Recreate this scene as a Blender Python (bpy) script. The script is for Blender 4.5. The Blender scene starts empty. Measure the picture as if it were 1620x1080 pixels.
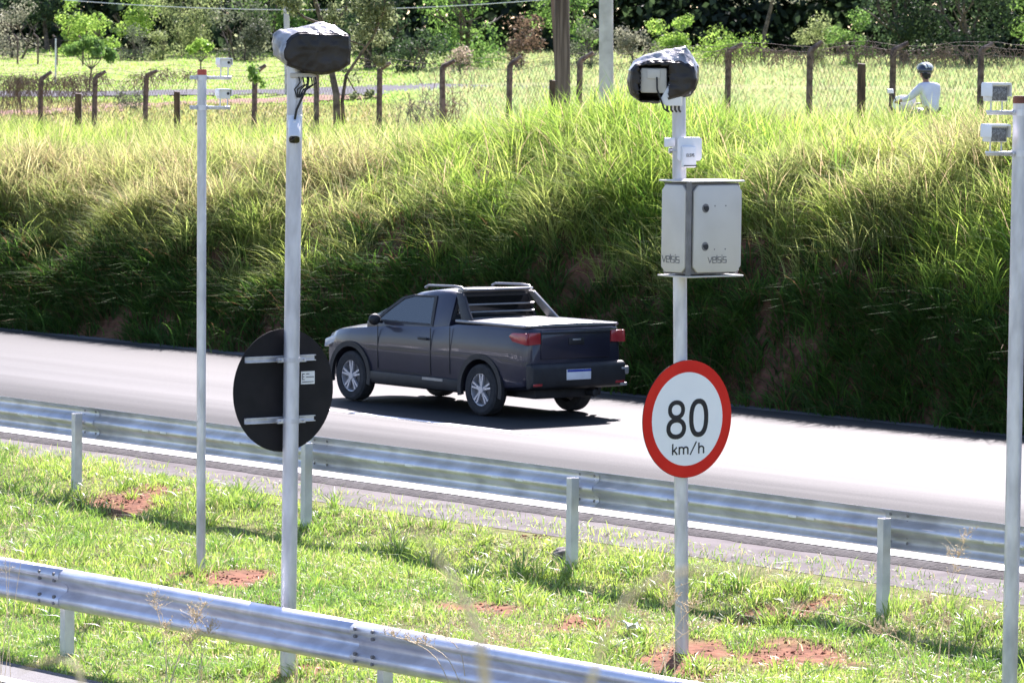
import bpy, bmesh, math, random
import numpy as np
from mathutils import Vector, Matrix
random.seed(7); rng = np.random.default_rng(7)
PI = math.pi; R = math.radians
S = bpy.context.scene; C = S.collection

# ------------------------------------------------------------------ camera, sky, sun, exposure
FPX, PCX, PCY, CAMZ = 7000.0, 810.0, 540.0, 4.46
_p = math.atan(465/FPX); _r = 0.012
_F = np.array([0, math.cos(_p), -math.sin(_p)]); _U0 = np.array([0, math.sin(_p), math.cos(_p)]); _R0 = np.array([1.0, 0, 0])
_R = math.cos(_r)*_R0 + math.sin(_r)*_U0; _U = -math.sin(_r)*_R0 + math.cos(_r)*_U0
cam = bpy.data.cameras.new('camera'); co = bpy.data.objects.new('camera', cam); C.objects.link(co)
co.matrix_world = Matrix(((_R[0], _U[0], -_F[0], 0), (_R[1], _U[1], -_F[1], 0), (_R[2], _U[2], -_F[2], CAMZ), (0, 0, 0, 1)))
cam.sensor_width = 36; cam.lens = 36*FPX/1620; cam.clip_end = 3000; cam.clip_start = .1
cam.dof.use_dof = True; cam.dof.focus_distance = 42; cam.dof.aperture_fstop = 9.5
S.camera = co

SUN_EL, SUN_AZ = R(40), R(9.2)          # azimuth measured from +Y towards +X
W = bpy.data.worlds.new('World'); S.world = W; W.use_nodes = True
nt = W.node_tree; bg = nt.nodes['Background']
sky = nt.nodes.new('ShaderNodeTexSky'); sky.sky_type = 'NISHITA'; sky.sun_disc = False
sky.sun_elevation = SUN_EL; sky.sun_rotation = SUN_AZ; sky.air_density = 1.0; sky.dust_density = .6; sky.ozone_density = 2.2
nt.links.new(sky.outputs[0], bg.inputs[0]); bg.inputs[1].default_value = 0.085
sl = bpy.data.lights.new('sun', 'SUN'); sl.energy = 5.0; sl.angle = R(.5); sl.color = (1, .95, .895)
so = bpy.data.objects.new('sun', sl); C.objects.link(so)
_sd = Vector((math.sin(SUN_AZ)*math.cos(SUN_EL), math.cos(SUN_AZ)*math.cos(SUN_EL), math.sin(SUN_EL)))
so.rotation_euler = _sd.to_track_quat('Z', 'Y').to_euler()
S.view_settings.view_transform = 'Standard'; S.view_settings.look = 'None'
S.view_settings.exposure = 1.68; S.view_settings.gamma = 1
S.view_settings.use_white_balance = True; S.view_settings.white_balance_temperature = 6350; S.view_settings.white_balance_tint = 20
S.render.engine = 'CYCLES'
S.cycles.max_bounces = 6; S.cycles.transparent_max_bounces = 8

# ------------------------------------------------------------------ road frame and pixel helpers
SN, CS = math.sin(R(51)), math.cos(R(51))
RZ = R(39)                               # local +X = across the road (right and away), local +Y = along it (left and away)
def sw(s, w, z=0.0): return Vector((-CS*s + SN*w, SN*s + CS*w, z))
def to_sw(x, y): return -CS*x + SN*y, SN*x + CS*y
def ray(px, py): return _F + (px-PCX)/FPX*_R - (py-PCY)/FPX*_U
def gz(px, py, z=0.0):
    d = ray(px, py); t = (z-CAMZ)/d[2]; return Vector((d[0]*t, d[1]*t, z))
def at(px, py, D):
    d = ray(px, py); t = D/d[1]; return Vector((d[0]*t, D, CAMZ+d[2]*t))
def proj(P):
    q = np.asarray(P)-np.array([0, 0, CAMZ]); z = q@_F
    return PCX+FPX*(q@_R)/z, PCY-FPX*(q@_U)/z, z

# ------------------------------------------------------------------ noise
_tab = rng.random((256, 256))
def vnoise(x, y):
    x = np.asarray(x, float); y = np.asarray(y, float)
    xi = np.floor(x).astype(int); yi = np.floor(y).astype(int); fx = x-xi; fy = y-yi
    fx = fx*fx*(3-2*fx); fy = fy*fy*(3-2*fy)
    g = lambda a, b: _tab[a & 255, b & 255]
    return (g(xi, yi)*(1-fx)+g(xi+1, yi)*fx)*(1-fy)+(g(xi, yi+1)*(1-fx)+g(xi+1, yi+1)*fx)*fy
def fbm(x, y, o=3):
    v = 0; a = .5
    for i in range(o):
        v = v + a*(vnoise(x*2**i+17*i, y*2**i+5*i)-.5)*2; a *= .5
    return v
def sstep(t):
    t = np.clip(t, 0, 1); return t*t*(3-2*t)

# ------------------------------------------------------------------ terrain
_WK = [-900, 17.0, 18.6, 24.2, 25.2, 37.25, 37.3, 37.6, 38.0, 38.6, 39.4, 40.3, 41.6, 60, 75, 120, 900]
_ZK = [-.2, -.2, -.22, -.2, -.004, -.004, .05, .60, 1.12, 1.62, 2.08, 2.42, 2.62, 2.45, 2.5, 2.5, 2.5]
def H(x, y):
    x = np.asarray(x, float); y = np.asarray(y, float)
    s = -CS*x+SN*y; w = SN*x+CS*y
    bank = sstep((w-37.35)/1.2)*(1-sstep((w-44)/6))
    shift = (.55*np.exp(-((s-53.6)/2.0)**2) - .35*np.exp(-((s-47.5)/3.2)**2) + .7*fbm(s*.42, w*.2) + .42*fbm(s*1.2, w*1.1))*bank
    z = np.interp(w-shift, _WK, _ZK)
    m = np.interp(s, [20, 35, 45, 60, 78], [1.22, 1.2, 1.1, .98, .86])
    up = sstep((w-37.3)/2)
    z = z*(1+(m-1)*up)
    rise = np.interp(y, [0, 115, 180, 240, 300, 900], [0, 0, .42, 1.75, 2.3, 6])
    z = z + (.34*np.exp(-((s-49.0)/2.6)**2) - .22*sstep((s-52.5)/2.5) + .14*np.exp(-((s-39)/3.0)**2) - .12*np.exp(-((s-44)/1.6)**2))*np.exp(-((w-42)/3.0)**2)*sstep((w-38.2)/2)
    z = z + rise*sstep((w-60)/10)
    z = z + (.10*fbm(x*.6, y*.6)+.05*fbm(x*2.3, y*2.3))*up
    z = z - .52*np.exp(-((w-63.5)/2.2)**2)*sstep((50-s)/8)
    med = sstep((w-18.2)/.7)*sstep((25.2-w)/.8)
    z = z + med*(.09*fbm(x*.8, y*.8)+.035*fbm(x*3, y*3))
    r = np.sqrt(x*x+y*y)
    return z + 2.75*(1-sstep(r/15.0))
def h1(x, y): return float(H(x, y))
def hit(px, py, d0=22.0, d1=400.0):
    d = ray(px, py); D = np.arange(d0, d1, .05); X = d[0]/d[1]*D; Z = CAMZ+d[2]/d[1]*D
    g = H(X, D) >= Z
    i = int(np.argmax(g)) if g.any() else len(D)-1
    return Vector((X[i], D[i], Z[i]))
def on(px, D, lift=0.0):                  # point on the ground below image column px at distance D
    X = at(px, 300, D).x; return Vector((X, D, h1(X, D)+lift))

# ------------------------------------------------------------------ materials
def newmat(name):
    m = bpy.data.materials.new(name); m.use_nodes = True
    n = m.node_tree; return m, n, n.nodes['Principled BSDF']
def mat(name, c1, c2=None, rough=.6, metal=0.0, scale=8.0, bump=0.0, bscale=None, spec=.5, detail=5, coat=0.0, pos=(.38, .62), stretch=(1, 1, 1)):
    m, n, b = newmat(name)
    b.inputs['Roughness'].default_value = rough; b.inputs['Metallic'].default_value = metal
    b.inputs['Specular IOR Level'].default_value = spec; b.inputs['Coat Weight'].default_value = coat
    tc = n.nodes.new('ShaderNodeTexCoord'); mp = n.nodes.new('ShaderNodeMapping'); mp.inputs['Scale'].default_value = stretch
    n.links.new(tc.outputs['Object'], mp.inputs[0])
    if c2 is None:
        b.inputs['Base Color'].default_value = (*c1, 1)
    else:
        t = n.nodes.new('ShaderNodeTexNoise'); t.inputs['Scale'].default_value = scale; t.inputs['Detail'].default_value = detail
        n.links.new(mp.outputs[0], t.inputs['Vector'])
        r = n.nodes.new('ShaderNodeValToRGB'); r.color_ramp.elements[0].color = (*c1, 1); r.color_ramp.elements[1].color = (*c2, 1)
        r.color_ramp.elements[0].position, r.color_ramp.elements[1].position = pos
        n.links.new(t.outputs[0], r.inputs[0]); n.links.new(r.outputs[0], b.inputs['Base Color'])
    if bump:
        t2 = n.nodes.new('ShaderNodeTexNoise'); t2.inputs['Scale'].default_value = bscale or scale*3; t2.inputs['Detail'].default_value = 6
        n.links.new(mp.outputs[0], t2.inputs['Vector'])
        bu = n.nodes.new('ShaderNodeBump'); bu.inputs['Strength'].default_value = bump; bu.inputs['Distance'].default_value = .02
        n.links.new(t2.outputs[0], bu.inputs['Height']); n.links.new(bu.outputs[0], b.inputs['Normal'])
    return m
def leafmat(name, trans=.5, rough=.45, gain=1.0, gl=.08):
    m, n, b = newmat(name); n.nodes.remove(b); out = n.nodes['Material Output']
    at_ = n.nodes.new('ShaderNodeAttribute'); at_.attribute_name = 'col'
    d = n.nodes.new('ShaderNodeBsdfDiffuse'); t = n.nodes.new('ShaderNodeBsdfTranslucent'); g = n.nodes.new('ShaderNodeBsdfGlossy')
    g.inputs['Roughness'].default_value = rough; g.inputs['Color'].default_value = (.9, .9, .9, 1)
    mx = n.nodes.new('ShaderNodeMixShader'); mx.inputs[0].default_value = trans
    mg = n.nodes.new('ShaderNodeMixShader'); mg.inputs[0].default_value = gl
    hs = n.nodes.new('ShaderNodeHueSaturation'); hs.inputs['Value'].default_value = gain
    n.links.new(at_.outputs['Color'], d.inputs[0]); n.links.new(at_.outputs['Color'], hs.inputs['Color']); n.links.new(hs.outputs[0], t.inputs[0])
    n.links.new(d.outputs[0], mx.inputs[1]); n.links.new(t.outputs[0], mx.inputs[2])
    n.links.new(mx.outputs[0], mg.inputs[1]); n.links.new(g.outputs[0], mg.inputs[2]); n.links.new(mg.outputs[0], out.inputs[0])
    return m
M = {}
M['galv'] = mat('galvanised_steel', (.37, .37, .41), (.66, .66, .71), .42, .45, 9, .1, 60, stretch=(1, 1, .3), pos=(.25, .62))
M['galv_rail'] = mat('galvanised_rail', (.58, .58, .64), (.72, .72, .79), .40, .6, 5, .05, 50)
M['galv_old'] = mat('weathered_galvanised_rail', (.50, .50, .53), (.66, .66, .70), .38, .55, 4, .06, 40)
M['post'] = mat('galvanised_post', (.52, .52, .53), (.66, .66, .66), .5, .3, 6, .05)
M['white'] = mat('white_paint', (.74, .74, .75), (.82, .82, .83), .4, 0, 5)
M['cab'] = mat('light_grey_powder_coat', (.55, .515, .465), (.60, .565, .515), .5, 0, 3, .02, 300)
M['gasket'] = mat('dark_grey_gasket', (.16, .15, .15), (.22, .21, .21), .7, 0, 10)
M['black'] = mat('black_plastic', (.012, .012, .014), (.02, .02, .022), .5, 0, 8)
M['signback'] = mat('matt_black_sign_back', (.010, .009, .011), (.016, .014, .016), .7, 0, 6, spec=.25)
M['red'] = mat('red_reflective_sheeting', (.66, .020, .010), (.72, .028, .014), .5, 0, 4, spec=.2)
M['signwhite'] = mat('white_reflective_sheeting', (.88, .88, .91), (.92, .92, .94), .35, 0, 3)
M['ink'] = mat('black_lettering', (.012, .010, .012), None, .5)
M['greyink'] = mat('grey_lettering', (.12, .12, .13), None, .5)
M['tarp'] = mat('black_plastic_sheet', (.016, .012, .010), (.034, .026, .021), .42, 0, 5, .3, 11, spec=.35)
M['glassdark'] = mat('dark_glass', (.01, .01, .012), None, .08, 0, spec=.6)
M['specklegrey'] = mat('grey_grainy_filter_glass', (.07, .07, .075), (.26, .26, .28), .3, 0, 120)
M['cap'] = mat('orange_plastic_cap', (.55, .09, .03), (.45, .07, .03), .45, 0, 10)
M['rust'] = mat('brown_rubber_cap', (.17, .055, .03), (.10, .03, .02), .6, 0, 14)
M['beige'] = mat('beige_enclosure', (.52, .48, .42), (.58, .54, .48), .5, 0, 4)
M['cable'] = mat('black_cable', (.012, .012, .012), None, .5)
M['old_concrete'] = mat('weathered_concrete_post', (.075, .05, .045), (.19, .14, .12), .9, 0, 9, .5, 30)
M['dark_wood'] = mat('dark_timber', (.045, .026, .018), (.13, .075, .05), .85, 0, 7, .5, 25, stretch=(2, 2, .3))
M['pale_concrete'] = mat('pale_concrete_pole', (.42, .41, .41), (.58, .57, .57), .85, 0, 3, .2, 30)
M['brown_pole'] = mat('brown_treated_pole', (.075, .05, .04), (.20, .145, .12), .85, 0, 5, .4, 20, stretch=(3, 3, .15))
M['wire'] = mat('rusty_wire', (.07, .05, .045), (.14, .11, .10), .8, .1, 12)
M['bark'] = mat('grey_brown_bark', (.06, .045, .035), (.17, .13, .10), .9, 0, 6, .6, 20)
M['rock'] = mat('grey_rock', (.12, .105, .095), (.27, .24, .22), .9, 0, 9, .7, 22)
M['litter'] = mat('white_litter', (.7, .7, .68), (.8, .8, .78), .6, 0, 10)
# pickup
M['paint'] = mat('dark_blue_grey_metallic_paint', (.018, .018, .034), (.023, .023, .042), .36, .2, 2, coat=.55)
M['trim'] = mat('black_trim', (.012, .012, .014), (.02, .02, .023), .55, 0, 6)
M['tyre'] = mat('tyre_rubber', (.018, .018, .02), (.03, .03, .032), .85, 0, 12)
M['rim'] = mat('silver_alloy', (.50, .50, .54), (.60, .60, .64), .35, .5, 6)
M['tonneau'] = mat('vinyl_bed_cover', (.16, .155, .15), (.20, .195, .19), .42, 0, 5, .12, 20)
M['redlens'] = mat('red_lamp_lens', (.30, .02, .028), (.42, .05, .05), .2, 0, 4, coat=.6)
M['headlens'] = mat('clear_lamp_lens', (.5, .52, .55), (.65, .66, .68), .12, 0, 6, coat=.6)
M['chrome'] = mat('bright_metal', (.7, .7, .72), None, .2, .9)
M['silver'] = mat('silver_painted_bar', (.28, .275, .27), (.34, .33, .32), .36, .35, 4)
M['plate'] = mat('number_plate', (.72, .73, .76), (.78, .79, .82), .4, 0, 8)
M['plateblue'] = mat('number_plate_band', (.03, .06, .35), None, .4)
M['skin'] = mat('skin', (.30, .16, .11), (.36, .20, .14), .55, 0, 8)
M['shirt'] = mat('pale_lilac_shirt', (.66, .65, .76), (.76, .75, .84), .85, 0, 6, .2, 18)
M['jeans'] = mat('dark_trousers', (.03, .035, .06), (.05, .055, .09), .85, 0, 12)
M['helmet'] = mat('dark_helmet', (.02, .022, .05), (.035, .038, .07), .25, 0, 3, coat=.6)
M['hair'] = mat('dark_hair', (.012, .009, .008), None, .6)

def glassmat(name, tint):
    m, n, b = newmat(name)
    n.nodes.remove(b); tr = n.nodes.new('ShaderNodeBsdfTransparent'); tr.inputs[0].default_value = (*tint, 1); gl_ = n.nodes.new('ShaderNodeBsdfGlossy'); gl_.inputs['Roughness'].default_value = .03
    fr = n.nodes.new('ShaderNodeFresnel'); fr.inputs[0].default_value = 1.6; mx = n.nodes.new('ShaderNodeMixShader')
    ad = n.nodes.new('ShaderNodeMath'); ad.inputs[1].default_value = .08; n.links.new(fr.outputs[0], ad.inputs[0]); n.links.new(ad.outputs[0], mx.inputs[0]); n.links.new(tr.outputs[0], mx.inputs[1]); n.links.new(gl_.outputs[0], mx.inputs[2]); n.links.new(mx.outputs[0], n.nodes['Material Output'].inputs[0]); return m
M['carglass'] = glassmat('tinted_car_glass', (.62, .70, .70))

def groundmat():
    m, n, b = newmat('soil_and_thatch')
    b.inputs['Roughness'].default_value = .95; b.inputs['Specular IOR Level'].default_value = .1
    a = n.nodes.new('ShaderNodeAttribute'); a.attribute_name = 'col'
    tc = n.nodes.new('ShaderNodeTexCoord')
    t = n.nodes.new('ShaderNodeTexNoise'); t.inputs['Scale'].default_value = 7; t.inputs['Detail'].default_value = 8
    n.links.new(tc.outputs['Object'], t.inputs[0])
    mr = n.nodes.new('ShaderNodeMapRange'); mr.inputs[1].default_value = .3; mr.inputs[2].default_value = .7; mr.inputs[3].default_value = .55; mr.inputs[4].default_value = 1.4
    n.links.new(t.outputs[0], mr.inputs[0])
    mx = n.nodes.new('ShaderNodeMix'); mx.data_type = 'RGBA'; mx.blend_type = 'MULTIPLY'; mx.inputs[0].default_value = 1
    n.links.new(a.outputs['Color'], mx.inputs[6]); n.links.new(mr.outputs[0], mx.inputs[7]); n.links.new(mx.outputs[2], b.inputs['Base Color'])
    bu = n.nodes.new('ShaderNodeBump'); bu.inputs['Strength'].default_value = .9; bu.inputs['Distance'].default_value = .05
    n.links.new(t.outputs[0], bu.inputs['Height']); n.links.new(bu.outputs[0], b.inputs['Normal'])
    return m
def asphalt(name, c1, c2, rough, streak=.5, spec=.5, lanes=False):
    # road local frame: object X = across the road, Y = along it
    m, n, b = newmat(name)
    b.inputs['Specular IOR Level'].default_value = spec
    tc = n.nodes.new('ShaderNodeTexCoord')
    g = n.nodes.new('ShaderNodeTexNoise'); g.inputs['Scale'].default_value = 55; g.inputs['Detail'].default_value = 3
    n.links.new(tc.outputs['Object'], g.inputs[0])
    mp = n.nodes.new('ShaderNodeMapping'); mp.inputs['Scale'].default_value = (.75, .035, 1); n.links.new(tc.outputs['Object'], mp.inputs[0])
    st = n.nodes.new('ShaderNodeTexNoise'); st.inputs['Scale'].default_value = 1.6; st.inputs['Detail'].default_value = 4; n.links.new(mp.outputs[0], st.inputs[0])
    ad = n.nodes.new('ShaderNodeMix'); ad.data_type = 'FLOAT'; ad.inputs[0].default_value = streak
    n.links.new(g.outputs[0], ad.inputs[2]); n.links.new(st.outputs[0], ad.inputs[3])
    r = n.nodes.new('ShaderNodeValToRGB'); r.color_ramp.elements[0].color = (*c1, 1); r.color_ramp.elements[1].color = (*c2, 1)
    r.color_ramp.elements[0].position, r.color_ramp.elements[1].position = .36, .64
    n.links.new(ad.outputs[0], r.inputs[0]); n.links.new(r.outputs[0], b.inputs['Base Color'])
    mr = n.nodes.new('ShaderNodeMapRange'); mr.inputs[1].default_value = .35; mr.inputs[2].default_value = .65; mr.inputs[3].default_value = rough+.025; mr.inputs[4].default_value = rough-.015
    n.links.new(st.outputs[0], mr.inputs[0]); n.links.new(mr.outputs[0], b.inputs['Roughness'])
    if lanes:                              # the passing lane is polished, the near lane rough and dull
        sx = n.nodes.new('ShaderNodeSeparateXYZ'); n.links.new(tc.outputs['Object'], sx.inputs[0])
        wob = n.nodes.new('ShaderNodeMath'); wob.operation = 'MULTIPLY_ADD'; wob.inputs[1].default_value = 1.6; n.links.new(st.outputs[0], wob.inputs[0]); n.links.new(sx.outputs[0], wob.inputs[2])
        pr_ = n.nodes.new('ShaderNodeValToRGB'); cr = pr_.color_ramp; mp2 = n.nodes.new('ShaderNodeMapRange'); mp2.inputs[1].default_value = 27; mp2.inputs[2].default_value = 38; n.links.new(wob.outputs[0], mp2.inputs[0]); n.links.new(mp2.outputs[0], pr_.inputs[0])
        cr.elements[0].position = .38; cr.elements[0].color = (.22, .22, .22, 1); cr.elements[1].position = .53; cr.elements[1].color = (1, 1, 1, 1)
        for ps, v_ in ((.60, .85), (.70, 1.0), (.80, .95), (.92, .7)): e_ = cr.elements.new(ps); e_.color = (v_, v_, v_, 1)
        m1 = n.nodes.new('ShaderNodeMath'); m1.operation = 'MULTIPLY_ADD'; m1.inputs[1].default_value = -.14; n.links.new(pr_.outputs[0], m1.inputs[0])
        ad2 = n.nodes.new('ShaderNodeMath'); ad2.operation = 'ADD'; ad2.inputs[1].default_value = .10; n.links.new(mr.outputs[0], ad2.inputs[0]); n.links.new(ad2.outputs[0], m1.inputs[2]); n.links.new(m1.outputs[0], b.inputs['Roughness'])
        m2 = n.nodes.new('ShaderNodeMath'); m2.operation = 'MULTIPLY_ADD'; m2.inputs[1].default_value = spec-.03; m2.inputs[2].default_value = .03; n.links.new(pr_.outputs[0], m2.inputs[0]); n.links.new(m2.outputs[0], b.inputs['Specular IOR Level'])
    bu = n.nodes.new('ShaderNodeBump'); bu.inputs['Strength'].default_value = .35; bu.inputs['Distance'].default_value = .01
    n.links.new(g.outputs[0], bu.inputs['Height']); n.links.new(bu.outputs[0], b.inputs['Normal'])
    return m
M['ground'] = groundmat()
M['road'] = asphalt('sun_bleached_asphalt', (.030, .031, .031), (.048, .049, .049), .65, .14, .125, True)
M['roadnear'] = asphalt('grey_asphalt', (.115, .112, .117), (.18, .176, .183), .78, .3, .12)
M['apron'] = mat('pinkish_concrete_gutter', (.115, .102, .10), (.17, .152, .148), .95, 0, 2.2, .25, 30, spec=.1)
M['lip'] = mat('dark_asphalt_lip', (.014, .012, .012), (.04, .034, .033), .95, 0, 18, .8, 30)
M['paintline'] = mat('worn_white_road_paint', (.30, .30, .30), (.75, .75, .75), .6, 0, 5, pos=(.28, .42))
M['sideroad'] = mat('dark_asphalt', (.05, .05, .052), (.085, .083, .085), .8, 0, 40, .3)
M['farpath'] = mat('pale_asphalt_path', (.10, .10, .11), (.135, .135, .145), .95, 0, 3, spec=.05)
M['track'] = mat('red_dirt_track', (.22, .13, .095), (.30, .20, .15), .95, 0, 1.2, .3, spec=.05)
M['turf'] = leafmat('turf_blades', .55, .42, 1.3, .08)
M['tall'] = leafmat('tall_grass_blades', .52, .6, 1.25, .02)
M['leaf'] = leafmat('foliage_leaves', .5, .5, 1.3, .025)
M['straw'] = leafmat('dry_seed_stems', .45, .6, 1.0, .05)

# ------------------------------------------------------------------ mesh helpers
def link(name, me, m=None, parent=None, loc=None, rz=None):
    o = bpy.data.objects.new(name, me); C.objects.link(o)
    if m is not None: me.materials.append(m)
    if parent is not None: o.parent = parent
    if loc is not None: o.location = loc
    if rz is not None: o.rotation_euler = (0, 0, rz)
    return o
def tag(o, label, cat=None, group=None, kind=None):
    if label: o['label'] = label
    if cat: o['category'] = cat
    if group: o['group'] = group
    if kind: o['kind'] = kind
    return o
def thing(name, loc, label, cat, group=None, rz=0.0):
    o = bpy.data.objects.new(name, None); C.objects.link(o); o.empty_display_size = .2
    o.location = loc; o.rotation_euler = (0, 0, rz); return tag(o, label, cat, group)
def npmesh(name, V, F, col=None, smooth=False):
    me = bpy.data.meshes.new(name); V = np.asarray(V, np.float32); F = np.asarray(F, np.int32); k = F.shape[1]
    me.vertices.add(len(V)); me.vertices.foreach_set('co', V.ravel())
    me.loops.add(F.size); me.loops.foreach_set('vertex_index', F.ravel())
    me.polygons.add(len(F)); me.polygons.foreach_set('loop_start', np.arange(0, F.size, k, dtype=np.int32))
    me.polygons.foreach_set('loop_total', np.full(len(F), k, np.int32))
    if smooth: me.polygons.foreach_set('use_smooth', np.ones(len(F), bool))
    if col is not None:
        a = me.attributes.new('col', 'FLOAT_COLOR', 'POINT'); c4 = np.ones((len(V), 4), np.float32); c4[:, :3] = col; a.data.foreach_set('color', c4.ravel())
    me.update(calc_edges=True); return me
class MB:
    def __init__(s): s.v = []; s.f = []
    def add(s, vs, fs, T=None):
        n = len(s.v)
        for q in vs: s.v.append(tuple(T @ Vector(q)) if T is not None else tuple(q))
        for f in fs: s.f.append(tuple(i+n for i in f))
        return s
    def box(s, c, d, rot=None):
        T = Matrix.Translation(c) @ (rot.to_4x4() if rot is not None else Matrix.Identity(4))
        x, y, z = d[0]/2, d[1]/2, d[2]/2
        return s.add([(-x, -y, -z), (x, -y, -z), (x, y, -z), (-x, y, -z), (-x, -y, z), (x, -y, z), (x, y, z), (-x, y, z)],
                     [(0, 3, 2, 1), (4, 5, 6, 7), (0, 1, 5, 4), (1, 2, 6, 5), (2, 3, 7, 6), (3, 0, 4, 7)], T)
    def tube(s, pts, r, n=10, cap=True):
        pts = [Vector(p) for p in pts]; rs = r if isinstance(r, (list, tuple)) else [r]*len(pts)
        vs = []; fs = []; ref = None
        for i, p in enumerate(pts):
            t = (pts[min(i+1, len(pts)-1)]-pts[max(i-1, 0)]).normalized()
            if ref is None: ref = Vector((0, 0, 1)) if abs(t.z) < .9 else Vector((1, 0, 0))
            a = t.cross(ref).normalized(); b = t.cross(a).normalized(); ref = -b if False else b.cross(t).cross(t)*0+ref
            for k in range(n):
                q = 2*PI*k/n; vs.append(p+rs[i]*(math.cos(q)*a+math.sin(q)*b))
        for i in range(len(pts)-1):
            for k in range(n):
                k2 = (k+1) % n; fs.append((i*n+k, i*n+k2, (i+1)*n+k2, (i+1)*n+k))
        if cap:
            fs.append(tuple(range(n-1, -1, -1))); fs.append(tuple((len(pts)-1)*n+k for k in range(n)))
        return s.add(vs, fs)
    def prism(s, poly, axis, a, b):        # 2D polygon (in the two other axes) extruded along an axis
        n = len(poly); vs = []
        for t in (a, b):
            for p in poly:
                q = [0, 0, 0]; o = [i for i in range(3) if i != axis]; q[axis] = t; q[o[0]], q[o[1]] = p; vs.append(q)
        fs = [tuple(range(n)), tuple(range(2*n-1, n-1, -1))]+[(i, i+n, (i+1) % n+n, (i+1) % n) for i in range(n)]
        return s.add(vs, fs)
    def ell(s, c, r, nu=16, nv=10):
        vs = [(c[0], c[1], c[2]-r[2])]; fs = []
        for j in range(1, nv):
            a = -PI/2+PI*j/nv
            for i in range(nu):
                b = 2*PI*i/nu; vs.append((c[0]+r[0]*math.cos(a)*math.cos(b), c[1]+r[1]*math.cos(a)*math.sin(b), c[2]+r[2]*math.sin(a)))
        vs.append((c[0], c[1], c[2]+r[2])); L = len(vs)-1
        for i in range(nu):
            fs.append((0, 1+(i+1) % nu, 1+i)); fs.append((L, L-nu+i, L-nu+(i+1) % nu))
            for j in range(nv-2):
                a = 1+j*nu; fs.append((a+i, a+(i+1) % nu, a+nu+(i+1) % nu, a+nu+i))
        return s.add(vs, fs)
    def disc(s, c, r, y0, y1, n=48, r0=0.0):   # flat disc or ring in the local XZ plane between y0 and y1
        vs = []; fs = []
        for y in (y0, y1):
            for rr in ((r, r0) if r0 else (r,)):
                for i in range(n):
                    q = 2*PI*i/n; vs.append((c[0]+rr*math.cos(q), y, c[1]+rr*math.sin(q)))
        if r0:
            for i in range(n):
                j = (i+1) % n
                fs += [(i, j, n+j, n+i), (2*n+i, 3*n+i, 3*n+j, 2*n+j), (i, 2*n+i, 2*n+j, j), (n+i, n+j, 3*n+j, 3*n+i)]
        else:
            fs += [tuple(range(n)), tuple(range(2*n-1, n-1, -1))]+[(i, n+i, n+(i+1) % n, (i+1) % n) for i in range(n)]
        return s.add(vs, fs)
    def stroke(s, pts, wd, y=0.0, th=.0015):   # flat lettering stroke in local XZ
        for i in range(len(pts)-1):
            a = Vector(pts[i]); b = Vector(pts[i+1]); d = (b-a)
            if d.length < 1e-6: continue
            d.normalize(); nn = Vector((-d.y, d.x))*wd/2; e = d*wd*.3
            q = [a-e-nn, b+e-nn, b+e+nn, a-e+nn]; yo = y-(i % 3)*.0002
            s.add([(p.x, yo-th, p.y) for p in q]+[(p.x, yo, p.y) for p in q], [(0, 1, 2, 3), (7, 6, 5, 4), (0, 4, 5, 1), (1, 5, 6, 2), (2, 6, 7, 3), (3, 7, 4, 0)])
        return s
    def build(s, name, m, parent=None, bevel=0.0, seg=2, smooth=True, ang=35, loc=None, rz=None):
        me = bpy.data.meshes.new(name); me.from_pydata([tuple(q) for q in s.v], [], s.f)
        bm = bmesh.new(); bm.from_mesh(me)
        bmesh.ops.recalc_face_normals(bm, faces=bm.faces)
        if bevel:
            es = [e for e in bm.edges if len(e.link_faces) == 2 and e.calc_face_angle(0) > R(30)]
            bmesh.ops.bevel(bm, geom=es, offset=bevel, segments=seg, affect='EDGES', profile=.5, clamp_overlap=True)
        bm.to_mesh(me); bm.free()
        if smooth:
            me.polygons.foreach_set('use_smooth', np.ones(len(me.polygons), bool)); me.set_sharp_from_angle(angle=R(ang))
        return link(name, me, m, parent, loc, rz)
def bake(o):                               # freeze modifiers into the mesh
    dg = bpy.context.evaluated_depsgraph_get(); dg.update()
    me = bpy.data.meshes.new_from_object(o.evaluated_get(dg)); o.modifiers.clear(); o.data = me; return o

# ------------------------------------------------------------------ ground sheet, road, shoulder
patches = []                               # bare red soil: centre, half-length along view, half-width
def patch(px, py, rx, ry): p = hit(px, py); patches.append((p.x, p.y, rx, ry))
patch(205, 797, .5, 1.0); patch(345, 912, .75, .95); patch(1075, 1035, .42, 1.0); patch(1245, 1045, .45, .8); patch(1190, 985, .6, .5); patch(745, 965, .5, .6); patch(150, 800, .4, .4); patch(930, 985, .5, .5); patch(470, 1065, .25, .4); patch(1270, 965, .4, .35); patch(845, 850, .2, .2)
def bare(x, y):
    v = np.zeros_like(x)
    nz = .8*fbm(x*2.6, y*1.7)+.4*fbm(x*9, y*6, 2)
    for (cx, cy, rx, ry) in patches:
        v = np.maximum(v, 1-np.sqrt(((x-cx)/rx)**2+((y-cy)/ry)**2)+nz)
    return sstep((v+.22)/.7)
def dryness(x, y): return np.clip(.5+1.1*fbm(x*.35+3, y*.28+9), 0, 1)
SKn = np.unique(np.concatenate([np.arange(-400, 0, 40.), np.arange(0, 14, 2.), np.arange(14, 82, .2), np.arange(82, 200, 1.6), np.arange(200, 900, 50.)]))
WKn = np.unique(np.concatenate([np.arange(-300, -20, 40.), np.arange(-20, 16, 1.), np.arange(16, 25, .2), np.array([25., 25.2, 26, 30, 34, 37.2, 37.3]), np.arange(37.4, 44, .15), np.arange(44, 80, .8), np.arange(80, 150, 1.6), np.arange(150, 300, 5.), np.arange(300, 901, 60.)]))
gs, gw = np.meshgrid(SKn, WKn, indexing='ij'); gx = -CS*gs+SN*gw; gy = SN*gs+CS*gw; gzv = H(gx, gy)
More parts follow.
